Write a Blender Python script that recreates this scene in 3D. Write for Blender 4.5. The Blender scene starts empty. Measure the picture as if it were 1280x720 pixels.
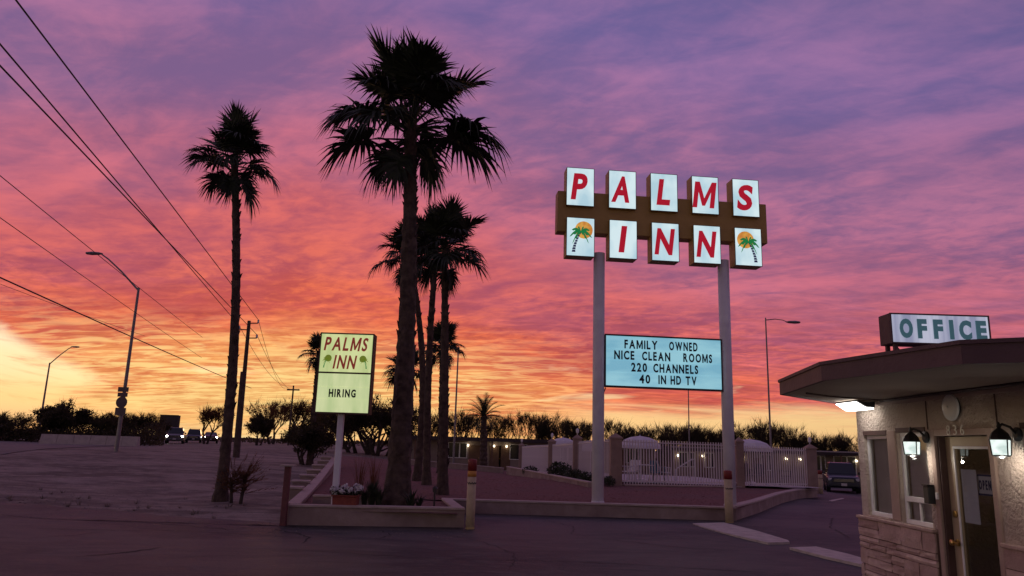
import bpy, bmesh, math, random
from mathutils import Vector, Matrix, noise
PI = math.pi; R = math.radians
scene = bpy.context.scene
COL = scene.collection

# ------------------------------------------------------------------ camera
CAM_Z = 1.8; FPX = 925.0
cam = bpy.data.cameras.new('camera'); cam_o = bpy.data.objects.new('camera', cam); COL.objects.link(cam_o)
cam.sensor_width = 36; cam.lens = 36 * FPX / 1280; cam.clip_end = 3000; cam.clip_start = 0.05
CM = Matrix.Rotation(PI / 2 + R(12.0), 4, 'X') @ Matrix.Rotation(R(1.75), 4, 'Z')
cam_o.matrix_world = Matrix.Translation((0, 0, CAM_Z)) @ CM
scene.camera = cam_o
scene.render.resolution_x = 1024; scene.render.resolution_y = 576

# ------------------------------------------------------------------ exposure, world, sun
scene.render.engine = 'CYCLES'
scene.view_settings.view_transform = 'Standard'; scene.view_settings.look = 'None'
scene.view_settings.exposure = 0; scene.view_settings.gamma = 1
scene.cycles.max_bounces = 6; scene.cycles.transparent_max_bounces = 12

def s2l(c):
    f = lambda v: (v / 12.92 if v <= 0.04045 else ((v + 0.055) / 1.055) ** 2.4)
    return tuple(f(v / 255.0) for v in c) + (1.0,)

world = bpy.data.worlds.new('World'); scene.world = world; world.use_nodes = True
wt = world.node_tree; wt.nodes.clear()

class NT:
    """tiny node-tree writer"""
    def __init__(s, t): s.t = t
    def n(s, typ, **kw):
        nd = s.t.nodes.new(typ)
        for k, v in kw.items(): setattr(nd, k, v)
        return nd
    def set(s, sock, v):
        if hasattr(v, 'is_output') or hasattr(v, 'links'): s.t.links.new(v, sock)
        else: sock.default_value = v
    def m(s, op, a, b=0.0, c=0.0, clamp=False):
        nd = s.n('ShaderNodeMath', operation=op, use_clamp=clamp)
        s.set(nd.inputs[0], a); s.set(nd.inputs[1], b); s.set(nd.inputs[2], c)
        return nd.outputs[0]
    def sstep(s, x, a, b):
        nd = s.n('ShaderNodeMapRange', interpolation_type='SMOOTHSTEP')
        s.set(nd.inputs[0], x); nd.inputs[1].default_value = a; nd.inputs[2].default_value = b
        return nd.outputs[0]
    def lin(s, x, a, b, c=0, d=1):
        nd = s.n('ShaderNodeMapRange')
        s.set(nd.inputs[0], x); nd.inputs[1].default_value = a; nd.inputs[2].default_value = b
        nd.inputs[3].default_value = c; nd.inputs[4].default_value = d
        return nd.outputs[0]
    def mix(s, fac, a, b, blend='MIX'):
        nd = s.n('ShaderNodeMix', data_type='RGBA', blend_type=blend)
        s.set(nd.inputs[0], fac); s.set(nd.inputs[6], a); s.set(nd.inputs[7], b)
        return nd.outputs[2]
    def ramp(s, x, stops, interp='EASE'):
        nd = s.n('ShaderNodeValToRGB'); cr = nd.color_ramp; cr.interpolation = interp
        while len(cr.elements) < len(stops): cr.elements.new(0.5)
        for el, (p, c) in zip(cr.elements, stops): el.position = p; el.color = c
        s.set(nd.inputs[0], x)
        return nd.outputs[0]
    def noise(s, vec, scale, detail=4, rough=0.5, dist=0.0, w=None):
        nd = s.n('ShaderNodeTexNoise')
        s.set(nd.inputs['Vector'], vec); nd.inputs['Scale'].default_value = scale
        nd.inputs['Detail'].default_value = detail; nd.inputs['Roughness'].default_value = rough
        nd.inputs['Distortion'].default_value = dist
        return nd.outputs[0]
    def vec(s, x, y, z=0.0):
        nd = s.n('ShaderNodeCombineXYZ'); s.set(nd.inputs[0], x); s.set(nd.inputs[1], y); s.set(nd.inputs[2], z)
        return nd.outputs[0]

SUN_AZ = -17.0                     # degrees from straight ahead, the sun has just gone down there
def build_sky():
    k = NT(wt)
    tc = k.n('ShaderNodeTexCoord'); sp = k.n('ShaderNodeSeparateXYZ'); wt.links.new(tc.outputs['Generated'], sp.inputs[0])
    x, y, z = sp.outputs
    deg = 180 / PI
    el = k.m('MULTIPLY', k.m('ARCSINE', z), deg)
    az = k.m('MULTIPLY', k.m('ARCTAN2', x, y), deg)
    da = k.m('ABSOLUTE', k.m('SUBTRACT', az, SUN_AZ))
    # the cloud deck: directions projected on a plane overhead, streaks run toward the left horizon
    zz = k.m('ADD', k.m('MAXIMUM', z, 0.0), 0.12)
    u = k.m('DIVIDE', x, zz); v = k.m('DIVIDE', y, zz)
    a = R(-54)
    sx, sy = math.sin(a), math.cos(a)
    s_ = k.m('ADD', k.m('MULTIPLY', u, sx), k.m('MULTIPLY', v, sy))
    t_ = k.m('ADD', k.m('MULTIPLY', u, sy), k.m('MULTIPLY', v, -sx))
    warp = k.noise(k.vec(k.m('MULTIPLY', s_, 0.6), t_, 2.0), 1.1, 3, 0.55)
    tw = k.m('ADD', t_, k.m('MULTIPLY', k.m('SUBTRACT', warp, 0.5), 0.9))
    n_big = k.noise(k.vec(k.m('MULTIPLY', s_, 0.42), tw, 0.0), 2.0, 5, 0.55)
    n_mid = k.noise(k.vec(k.m('MULTIPLY', s_, 0.5), tw, 5.0), 5.5, 6, 0.60)
    n_fine = k.noise(k.vec(k.m('MULTIPLY', u, 0.8), k.m('MULTIPLY', v, 1.6), 3.0), 9.0, 5, 0.62, 0.6)
    n_blot = k.noise(k.vec(u, v, 9.0), 1.5, 4, 0.5)
    f = k.m('ADD', k.m('MULTIPLY', n_big, 0.52), k.m('ADD', k.m('MULTIPLY', n_mid, 0.30), k.m('MULTIPLY', n_fine, 0.18)))
    mott = k.noise(k.vec(k.m('ADD', u, k.m('MULTIPLY', v, 0.25)), v, 13.0), 13.0, 5, 0.62, 0.5)
    patch = k.sstep(k.noise(k.vec(u, v, 21.0), 0.9, 3, 0.5), 0.40, 0.62)
    f = k.m('ADD', f, k.m('MULTIPLY', k.m('SUBTRACT', mott, 0.5), k.m('MULTIPLY', k.m('ADD', 0.10, k.m('MULTIPLY', patch, 0.34)), k.lin(k.sstep(el, 9.0, 24.0), 0.0, 1.0, 1.0, 0.38))))
    f = k.sstep(f, 0.38, 0.64)
    # warm glow lies low and toward the sunken sun
    e2 = k.m('ADD', el, k.m('MULTIPLY', k.m('MINIMUM', da, 150.0), 0.23))
    e2 = k.m('ADD', e2, k.m('MULTIPLY', k.m('SUBTRACT', n_blot, 0.5), 7.0))
    e2 = k.m('DIVIDE', e2, 60.0, clamp=True)
    S = lambda p, c: (p / 60.0, s2l(c))
    lit = k.ramp(e2, [S(0, (255, 226, 160)), S(3, (255, 206, 128)), S(6.5, (255, 170, 100)), S(10.5, (244, 120, 84)), S(16, (228, 112, 106)),
                      S(22, (208, 114, 134)), S(28, (190, 119, 152)), S(36, (160, 116, 164)), S(60, (142, 114, 142))])
    shd = k.ramp(e2, [S(0, (246, 190, 126)), S(3, (246, 176, 106)), S(6.5, (228, 122, 78)), S(10.5, (196, 86, 80)), S(16, (170, 84, 104)),
                      S(22, (144, 92, 126)), S(28, (126, 96, 140)), S(36, (108, 96, 150)), S(60, (108, 96, 132))])
    col = k.mix(f, shd, lit)
    # fine ripples of the low deck
    rip = k.noise(k.vec(k.m('MULTIPLY', u, 0.5), k.m('MULTIPLY', v, 1.5), 1.0), 7.0, 4, 0.6, 0.8)
    low = k.m('SUBTRACT', 1.0, k.sstep(el, 5.0, 15.0))
    rb = k.m('ADD', 1.0, k.m('MULTIPLY', k.m('MULTIPLY', k.m('SUBTRACT', rip, 0.5), 1.15), low))
    col = k.mix(1.0, col, k.vec(rb, rb, rb), 'MULTIPLY')
    sp2 = k.m('MULTIPLY', k.m('MULTIPLY', k.sstep(rip, 0.42, 0.62), k.m('MULTIPLY', k.sstep(el, 1.0, 2.5), k.m('SUBTRACT', 1.0, k.sstep(el, 4.5, 9.5)))), k.m('SUBTRACT', 1.0, k.sstep(da, 8.0, 30.0)))
    col = k.mix(k.m('MULTIPLY', sp2, 0.82), col, s2l((255, 220, 142)))
    # thin gaps near the horizon that show the bright sky behind
    g1 = k.noise(k.vec(k.m('MULTIPLY', az, 0.075), k.m('MULTIPLY', k.m('SUBTRACT', el, k.m('MULTIPLY', az, 0.05)), 0.55), 4.0), 1.0, 5, 0.6, 0.4)
    gm = k.m('MULTIPLY', k.sstep(g1, 0.56, 0.68), k.m('MULTIPLY', k.sstep(el, 0.5, 2.0), k.m('SUBTRACT', 1.0, k.sstep(el, 3.6, 7.5))))
    gm = k.m('MULTIPLY', gm, k.m('SUBTRACT', 1.0, k.sstep(da, 30.0, 70.0)))
    clear = k.ramp(k.m('DIVIDE', el, 20.0, clamp=True), [(0, s2l((238, 190, 134))), (0.10, s2l((250, 214, 150))), (0.22, s2l((252, 230, 180))), (0.36, s2l((248, 240, 214))),
                                                     (0.6, s2l((196, 190, 206))), (1, s2l((150, 140, 190)))])
    nish = k.n('ShaderNodeTexSky', sky_type='NISHITA'); nish.sun_disc = False
    nish.sun_elevation = R(0.5); nish.sun_rotation = R(SUN_AZ); nish.dust_density = 2.0
    clear = k.mix(0.06, clear, nish.outputs[0])
    col = k.mix(k.m('MULTIPLY', gm, 0.75), col, clear)
    # clear strip under the edge of the deck: low on the right, higher toward the left
    en = k.m('SUBTRACT', k.noise(k.vec(k.m('MULTIPLY', az, 0.16), k.m('MULTIPLY', el, 0.55), 7.0), 1.0, 6, 0.66, 0.6), 0.5)
    es = k.m('SUBTRACT', k.noise(k.vec(k.m('MULTIPLY', az, 0.07), k.m('MULTIPLY', el, 0.9), 11.0), 1.0, 5, 0.62, 0.4), 0.5)
    e4 = k.m('SUBTRACT', el, 3.5)
    d_l = k.m('SUBTRACT', k.m('SUBTRACT', -28.4, az), k.m('ADD', k.m('MULTIPLY', k.m('MAXIMUM', e4, 0.0), 2.3), k.m('MULTIPLY', k.m('MAXIMUM', k.m('MULTIPLY', e4, -1.0), 0.0), 1.25)))
    d_l = k.m('ADD', d_l, k.m('MULTIPLY', en, 4.2))
    m_l = k.m('MULTIPLY', k.sstep(d_l, -1.3, 1.5), k.m('SUBTRACT', 1.0, k.sstep(el, 8.0, 12.0)))
    m_l = k.m('MULTIPLY', m_l, k.lin(k.sstep(k.noise(k.vec(k.m('MULTIPLY', az, 0.10), k.m('MULTIPLY', k.m('ADD', el, k.m('MULTIPLY', az, 0.12)), 0.8), 31.0), 1.0, 6, 0.65, 0.5), 0.50, 0.66), 0.0, 1.0, 1.0, 0.50))
    m_r = k.m('MULTIPLY', k.sstep(k.m('ADD', k.m('SUBTRACT', 2.9, el), k.m('MULTIPLY', es, 3.4)), -0.9, 0.8), k.sstep(az, -2.0, 10.0))
    col = k.mix(k.m('MULTIPLY', m_r, 0.88), col, clear)
    col = k.mix(m_l, col, clear)
    # the sky away from the glow is dimmer
    dim = k.m('SUBTRACT', 1.0, k.m('MULTIPLY', k.sstep(da, 25.0, 120.0), 0.34))
    col = k.mix(1.0, col, k.vec(dim, dim, dim), 'MULTIPLY')
    bg = k.n('ShaderNodeBackground'); wt.links.new(col, bg.inputs[0]); bg.inputs[1].default_value = 1.0
    out = k.n('ShaderNodeOutputWorld'); wt.links.new(bg.outputs[0], out.inputs[0])
build_sky()

sun = bpy.data.lights.new('sun', 'SUN'); sun.energy = 0.08; sun.angle = R(8); sun.color = (1.0, 0.55, 0.3)
sun_o = bpy.data.objects.new('sun', sun); COL.objects.link(sun_o)
sd = Vector((math.sin(R(SUN_AZ)) * math.cos(R(2)), math.cos(R(SUN_AZ)) * math.cos(R(2)), math.sin(R(2))))
sun_o.rotation_euler = sd.to_track_quat('Z', 'Y').to_euler(); sun_o.location = (0, 0, 60)

# ------------------------------------------------------------------ helpers
def ray(px, py):
    return CM.to_3x3() @ Vector(((px - 640) / FPX, (360 - py) / FPX, -1.0))
def at(px, py, Y):                 # a place seen at that pixel of the photograph, Y metres ahead
    r = ray(px, py); t = Y / r.y
    return Vector((r.x * t, Y, CAM_Z + r.z * t))
def atz(px, py, z):
    r = ray(px, py); t = (z - CAM_Z) / r.z
    return Vector((r.x * t, r.y * t, z))
def sm(a, b, x):
    t = min(1, max(0, (x - a) / (b - a))); return t * t * (3 - 2 * t)
def lerp(a, b, t): return a + (b - a) * t
def pw(tab, x):
    if x <= tab[0][0]: return tab[0][1]
    for (a, b), (c, d) in zip(tab, tab[1:]):
        if x <= c: return b + (d - b) * (x - a) / (c - a)
    return tab[-1][1]
PROF = [(-60, 0.84), (-21, 0.84), (-15.6, 0.64), (-10.6, 0.5), (0, -0.04), (10, -0.06), (16, -0.12), (20, -0.44), (60, -0.6)]
def gz(x, y):                      # the lie of the land
    s = sm(17, 43, y)
    return s * pw(PROF, x) - 0.26 * sm(48, 66, y) * sm(-14, -4, x)
def bedz(x, y):                    # red gravel bed inside the low walls
    return lerp(0.33, gz(x, y) + 0.06, sm(30, 50, y))

class MB:
    def __init__(s): s.v = []; s.f = []
    def add(s, vs, fs):
        o = len(s.v); s.v += [tuple(p) for p in vs]; s.f += [tuple(i + o for i in f) for f in fs]; return s
    def box(s, x0, x1, y0, y1, z0, z1):
        return s.add([(x0, y0, z0), (x1, y0, z0), (x1, y1, z0), (x0, y1, z0), (x0, y0, z1), (x1, y0, z1), (x1, y1, z1), (x0, y1, z1)],
                     [(0, 3, 2, 1), (4, 5, 6, 7), (0, 1, 5, 4), (1, 2, 6, 5), (2, 3, 7, 6), (3, 0, 4, 7)])
    def obox(s, O, u, v, n, a0, a1, b0, b1, c0, c1):
        P = lambda a, b, c: O + u * a + v * b + n * c
        vs = [P(a0, b0, c0), P(a1, b0, c0), P(a1, b1, c0), P(a0, b1, c0), P(a0, b0, c1), P(a1, b0, c1), P(a1, b1, c1), P(a0, b1, c1)]
        fl = [(0, 3, 2, 1), (4, 5, 6, 7), (0, 1, 5, 4), (1, 2, 6, 5), (2, 3, 7, 6), (3, 0, 4, 7)]
        if u.cross(v).dot(n) < 0: fl = [f[::-1] for f in fl]
        return s.add(vs, fl)
    def tube(s, pts, rad, n=8, cap=True, jit=0.0, rnd=None):
        pts = [Vector(p) for p in pts]
        if not isinstance(rad, (list, tuple)): rad = [rad] * len(pts)
        o = len(s.v); ref = None
        for i, p in enumerate(pts):
            d = (pts[min(i + 1, len(pts) - 1)] - pts[max(i - 1, 0)]).normalized()
            if ref is None or abs(ref.dot(d)) > 0.98:
                ref = Vector((1, 0, 0)) if abs(d.x) < 0.9 else Vector((0, 1, 0))
            a = (ref - d * ref.dot(d)).normalized(); b = d.cross(a); ref = a
            for k in range(n):
                r = rad[i] * (1 + (rnd.uniform(-jit, jit) if rnd else 0))
                t = 2 * PI * k / n
                s.v.append(tuple(p + a * (r * math.cos(t)) + b * (r * math.sin(t))))
        for i in range(len(pts) - 1):
            for k in range(n):
                k2 = (k + 1) % n
                s.f.append((o + i * n + k, o + i * n + k2, o + (i + 1) * n + k2, o + (i + 1) * n + k))
        if cap:
            s.f.append(tuple(o + k for k in range(n))[::-1]); e = o + (len(pts) - 1) * n
            s.f.append(tuple(e + k for k in range(n)))
        return s
    def lathe(s, c, prof, n=16):   # prof: (radius, z)
        return s.tube([(c[0], c[1], c[2] + z + 1e-5 * i) for i, (r, z) in enumerate(prof)], [max(r, 1e-4) for r, z in prof], n)
    def prism(s, front, off):      # polygon swept by a vector
        n = len(front); off = Vector(off); fr = [Vector(p) for p in front]
        nn = Vector((0, 0, 0))
        for i in range(n): nn += fr[i].cross(fr[(i + 1) % n])
        if nn.dot(off) > 0: fr.reverse()
        s.add(fr + [p + off for p in fr], [tuple(range(n)), tuple(range(2 * n - 1, n - 1, -1))] +
              [(i, i + n, (i + 1) % n + n, (i + 1) % n) for i in range(n)])
        return s
    def mesh(s, name, org=None, smooth=False, bevel=0.0, seg=1):
        me = bpy.data.meshes.new(name)
        vs = s.v if org is None else [(a - org[0], b - org[1], c - org[2]) for a, b, c in s.v]
        me.from_pydata(vs, [], s.f); me.update()
        if bevel > 0:
            bm = bmesh.new(); bm.from_mesh(me)
            es = [e for e in bm.edges if len(e.link_faces) == 2 and e.calc_face_angle(0) > 0.5]
            bmesh.ops.bevel(bm, geom=es, offset=bevel, segments=seg, affect='EDGES', clamp_overlap=True)
            bm.to_mesh(me); bm.free()
        if smooth:
            me.shade_smooth()
        return me
    def build(s, name, mat, parent=None, smooth=False, bevel=0.0, seg=1):
        org = None
        if parent is not None:
            org = WP[parent.name]
        o = bpy.data.objects.new(name, s.mesh(name, org, smooth, bevel, seg)); COL.objects.link(o)
        if mat: o.data.materials.append(mat)
        if parent is not None: o.parent = parent
        WP[o.name] = org if org is not None else Vector((0, 0, 0))
        return o
WP = {}                            # world position of each object's origin (no rotations on the way)

def tag(o, label=None, cat=None, group=None, kind=None):
    if label: o['label'] = label
    if cat: o['category'] = cat
    if group: o['group'] = group
    if kind: o['kind'] = kind
    return o
def thing(name, label, cat, loc, group=None):
    o = bpy.data.objects.new(name, None); COL.objects.link(o); o.location = loc; o.empty_display_size = 0.2
    WP[o.name] = Vector(loc)
    return tag(o, label, cat, group)
def inst(name, me, parent, loc, rot=(0, 0, 0), sc=(1, 1, 1), mat=None):
    o = bpy.data.objects.new(name, me); COL.objects.link(o); o.parent = parent
    o.location = loc; o.rotation_euler = rot; o.scale = sc if isinstance(sc, (tuple, list)) else (sc, sc, sc)
    return o
def copy_tree(o, parent=None, label=None, loc=None, rotz=None, sc=None):
    c = o.copy(); COL.objects.link(c); c.parent = parent
    if label: c['label'] = label
    if loc is not None: c.location = loc
    if rotz is not None: c.rotation_euler = (0, 0, rotz)
    if sc is not None: c.scale = (sc, sc, sc)
    for ch in o.children: copy_tree(ch, c)
    return c

def mat(name, c1, c2=None, scale=4.0, rough=0.8, bump=0.0, bscale=None, metal=0.0, spec=0.5, detail=5, stops=(0.35, 0.65), c3=None, s3=0.6, coords='Object'):
    m = bpy.data.materials.new(name); m.use_nodes = True; t = m.node_tree; k = NT(t)
    b = t.nodes['Principled BSDF']
    tc = k.n('ShaderNodeTexCoord')
    co = k.n('ShaderNodeNewGeometry').outputs['Position'] if coords == 'World' else tc.outputs[coords]
    b.inputs['Roughness'].default_value = rough; b.inputs['Metallic'].default_value = metal
    b.inputs['Specular IOR Level'].default_value = spec
    c1 = tuple(c1) + (1,); c2 = tuple(c2) + (1,) if c2 else None
    if c2:
        f = k.noise(co, scale, detail, 0.6)
        c = k.mix(k.lin(f, stops[0], stops[1]), c1, c2)
        if c3:
            f3 = k.noise(co, s3, 4, 0.6, 0.5)
            c = k.mix(k.lin(f3, 0.45, 0.7), c, tuple(c3) + (1,))
        t.links.new(c, b.inputs['Base Color'])
    else: b.inputs['Base Color'].default_value = c1
    if bump:
        bn = k.n('ShaderNodeBump'); bn.inputs['Strength'].default_value = bump; bn.inputs['Distance'].default_value = 0.02
        t.links.new(k.noise(co, bscale or scale * 4, 4, 0.6), bn.inputs['Height']); t.links.new(bn.outputs[0], b.inputs['Normal'])
    return m
def emit(name, col, strength, c2=None, scale=3.0, base=(0.3, 0.3, 0.3), stretch=(1, 1, 1)):
    m = bpy.data.materials.new(name); m.use_nodes = True; t = m.node_tree; k = NT(t)
    b = t.nodes['Principled BSDF']; b.inputs['Base Color'].default_value = tuple(base) + (1,); b.inputs['Roughness'].default_value = 0.35
    b.inputs['Emission Strength'].default_value = strength
    if c2:
        tc = k.n('ShaderNodeTexCoord'); mp = k.n('ShaderNodeMapping'); mp.inputs['Scale'].default_value = stretch
        t.links.new(tc.outputs['Object'], mp.inputs[0])
        c = k.mix(k.lin(k.noise(mp.outputs[0], scale, 3, 0.5), 0.38, 0.62), tuple(col) + (1,), tuple(c2) + (1,))
        t.links.new(c, b.inputs['Emission Color'])
    else: b.inputs['Emission Color'].default_value = tuple(col) + (1,)
    return m
def glass_mat(name, tint=(1, 1, 1), refl=1.0):
    m = bpy.data.materials.new(name); m.use_nodes = True; t = m.node_tree; t.nodes.clear(); k = NT(t)
    tr = k.n('ShaderNodeBsdfTransparent'); tr.inputs[0].default_value = tuple(tint) + (1,)
    gl = k.n('ShaderNodeBsdfGlossy'); gl.inputs['Roughness'].default_value = 0.02; gl.inputs[0].default_value = (refl, refl, refl, 1)
    fr = k.n('ShaderNodeFresnel'); fr.inputs[0].default_value = 1.52
    mx = k.n('ShaderNodeMixShader'); t.links.new(fr.outputs[0], mx.inputs[0]); t.links.new(tr.outputs[0], mx.inputs[1]); t.links.new(gl.outputs[0], mx.inputs[2])
    o = k.n('ShaderNodeOutputMaterial'); t.links.new(mx.outputs[0], o.inputs[0])
    return m
SL = lambda r, g, b: s2l((r, g, b))[:3]

M = {}
M['dirt'] = mat('dirt', (0.20, 0.165, 0.14), (0.34, 0.28, 0.24), 0.8, 0.95, 0.9, 7.0, c3=(0.16, 0.125, 0.11), s3=0.22, coords='World')
M['asphalt'] = mat('asphalt', (0.050, 0.046, 0.048), (0.095, 0.088, 0.088), 1.3, 0.72, 0.5, 60.0, c3=(0.12, 0.108, 0.105), s3=0.3, coords='World')
def ground_mat(name, cols, rough, bump, stretch=(0.35, 1.0, 1.0), grain=18.0, spec=0.4):
    m = bpy.data.materials.new(name); m.use_nodes = True; t = m.node_tree; k = NT(t); b = t.nodes['Principled BSDF']
    pos = k.n('ShaderNodeNewGeometry').outputs['Position']; mp = k.n('ShaderNodeMapping'); mp.inputs['Scale'].default_value = stretch; t.links.new(pos, mp.inputs[0])
    big = k.noise(mp.outputs[0], 0.45, 5, 0.62, 0.6); mid = k.noise(mp.outputs[0], 2.2, 5, 0.65, 0.3); fine = k.noise(pos, grain, 4, 0.65)
    C = [tuple(c) + (1,) for c in cols]
    c = k.mix(k.lin(big, 0.41, 0.59), C[0], C[1]); c = k.mix(k.lin(mid, 0.50, 0.72), c, C[2]); c = k.mix(k.m('MULTIPLY', k.lin(mid, 0.46, 0.30), 0.7), c, C[3])
    g = k.lin(fine, 0.25, 0.75, 0.72, 1.28); c = k.mix(1.0, c, k.vec(g, g, g), 'MULTIPLY'); t.links.new(c, b.inputs['Base Color'])
    b.inputs['Specular IOR Level'].default_value = spec
    t.links.new(k.lin(mid, 0.3, 0.7, rough - .1, rough + .08), b.inputs['Roughness'])
    bn = k.n('ShaderNodeBump'); bn.inputs['Strength'].default_value = bump; bn.inputs['Distance'].default_value = 0.05
    t.links.new(k.m('ADD', k.m('MULTIPLY', mid, 0.8), k.m('MULTIPLY', fine, 0.35)), bn.inputs['Height']); t.links.new(bn.outputs[0], b.inputs['Normal'])
    return m
M['dirt'] = ground_mat('dirt', [(.12, .098, .082), (.27, .225, .19), (.34, .285, .245), (.085, .066, .056)], .92, 1.0, (.62, 1.0, 1.0))
M['asphalt'] = ground_mat('asphalt', [(.020, .020, .024), (.074, .064, .060), (.115, .098, .090), (.013, .013, .016)], .66, .7, (.5, 1, 1), 26)
M['crack'] = mat('crack', (0.018, 0.017, 0.018), rough=0.9)
M['road'] = mat('road', (0.12, 0.105, 0.10), (0.18, 0.155, 0.15), 0.6, 0.85, coords='World')
M['gravel'] = mat('gravel', (0.115, 0.048, 0.042), (0.24, 0.105, 0.092), 9.0, 0.95, 1.0, 38.0, c3=(0.16, 0.085, 0.075), s3=0.5, coords='World')
M['concrete'] = mat('concrete', (0.42, 0.37, 0.33), (0.52, 0.46, 0.41), 3.0, 0.85, 0.3, 50, coords='World')
M['deck'] = mat('deck', (0.42, 0.42, 0.42), (0.55, 0.54, 0.52), 2.0, 0.8, coords='World')
M['paint'] = mat('white_paint', (0.46, 0.40, 0.35), (0.62, 0.55, 0.48), 5.0, 0.8, 0.3, 60, coords='World')
M['wall'] = mat('block_wall', (0.30, 0.225, 0.195), (0.40, 0.31, 0.27), 2.2, 0.9, 0.5, 30, c3=(0.25, 0.185, 0.165), s3=0.9, coords='World')
M['cap'] = mat('wall_cap', (0.42, 0.34, 0.30), (0.52, 0.43, 0.38), 4.0, 0.88, 0.4, 30, coords='World')

# ------------------------------------------------------------------ ground and sheets
def grid_sheet(name, xs, ys, zf, m, kind='structure'):
    b = MB(); nx = len(xs)
    vs = [(x, y, zf(x, y)) for y in ys for x in xs]
    fs = [(j * nx + i, j * nx + i + 1, (j + 1) * nx + i + 1, (j + 1) * nx + i) for j in range(len(ys) - 1) for i in range(nx - 1)]
    b.add(vs, fs); o = b.build(name, m, smooth=True); tag(o, kind=kind); return o
def strip_sheet(name, ys, xl, xr, nx, zf, m, o=None):
    b = o or MB(); vs = []
    for y in ys:
        a, c = xl(y), xr(y)
        vs += [(lerp(a, c, i / nx), y, zf(lerp(a, c, i / nx), y)) for i in range(nx + 1)]
    n = nx + 1
    b.add(vs, [(j * n + i, j * n + i + 1, (j + 1) * n + i + 1, (j + 1) * n + i) for j in range(len(ys) - 1) for i in range(nx)])
    return b
def rng(a, b, s):
    n = max(1, int(round((b - a) / s))); return [lerp(a, b, i / n) for i in range(n + 1)]
def lumpy(x, y):                   # the dirt lot is scuffed and rutted
    h = gz(x, y)
    if y > 14 and x < -2:
        k = sm(14, 18, y) * (1 - sm(31, 37, y))
        h += k * (0.05 * noise.noise((x * 0.35, y * 0.5, 0)) + 0.03 * noise.noise((x * 1.1, y * 1.6, 5)) + 0.014 * noise.noise((x * 3.2, y * 4.5, 9)) - 0.03)
    return h
xs = [-1500, -600, -300, -160, -90, -60] + rng(-45, -3, 0.35) + rng(-1, 45, 2.0) + [60, 90, 160, 300, 600, 1500]
ys = [-200, -60, -20, 0, 8] + rng(12, 30, 0.3) + rng(31, 60, 1.2) + [66, 75, 85, 100, 130, 180, 260, 400, 700, 1500]
grid_sheet('ground', xs, ys, lumpy, M['dirt'])

rnd = random.Random(3)
b = MB()
strip_sheet('', rng(-15, 16.2, 1.5), lambda y: -32, lambda y: 34, 40, lambda x, y: gz(x, y) + 0.004, None, b)
EDGE = [(-32, 27.3), (-12.8, 19.55), (-9.02, 18.1), (-6.6, 17.25), (-4.6, 16.6)]
exs = rng(-32, -4.4, 0.12); vs = []
for x in exs:
    ye = pw(EDGE, x) + 0.16 * noise.noise((x * 0.6, 3, 0)) + 0.10 * noise.noise((x * 2.1, 7, 0)) + 0.05 * noise.noise((x * 7, 1, 0))
    vs += [(x, lerp(16.2, max(ye, 16.25), t), max(lumpy(x, lerp(16.2, ye, t)) + 0.02 * (1 - t), gz(x, lerp(16.2, ye, t))) + 0.006) for t in (0, .2, .4, .6, .8, 1)]
b.add(vs, [(i * 6 + k, (i + 1) * 6 + k, (i + 1) * 6 + k + 1, i * 6 + k + 1) for i in range(len(exs) - 1) for k in range(5)])
strip_sheet('', rng(16.2, 64, 1.2), lambda y: lerp(-4.4, 5, sm(19, 22, y)), lambda y: 34, 26, lambda x, y: gz(x, y) + 0.02 * sm(16.2, 18, y) + 0.004, None, b)
tag(b.build('parking_lot', M['asphalt'], smooth=True), kind='structure')

# cracks in the asphalt: thin recessed-looking sealant lines, real strips on the surface
def crack(pts, w, name='asphalt_crack'):
    b = MB(); rr = random.Random(len(pts) * 7 + int(pts[0][0] * 10)); P = []
    for (x0, y0), (x1, y1) in zip(pts, pts[1:]):
        n = max(2, int(math.hypot(x1 - x0, y1 - y0) / 0.12))
        for i in range(n):
            t = i / n; P.append((lerp(x0, x1, t) + rr.uniform(-.04, .04), lerp(y0, y1, t) + rr.uniform(-.04, .04)))
    P.append(pts[-1]); vs = []
    for i, (x, y) in enumerate(P):
        q = P[min(i + 1, len(P) - 1)]; p = P[max(i - 1, 0)]; d = Vector((q[0] - p[0], q[1] - p[1])).normalized()
        ww = w * rr.uniform(0.4, 1.2) * (0.2 + 0.8 * min(1, min(i, len(P) - 1 - i) / 4))
        zc_ = max(gz(x, y), lumpy(x, y) if x < -4.5 and y > 16 else -9) + .009 + .02 * sm(16.2, 18, y); vs += [(x - d.y * ww, y + d.x * ww, zc_), (x + d.y * ww, y - d.x * ww, zc_)]
    b.add(vs, [(2 * i, 2 * i + 1, 2 * i + 3, 2 * i + 2) for i in range(len(P) - 1)])
    return b
cb = MB()
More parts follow.
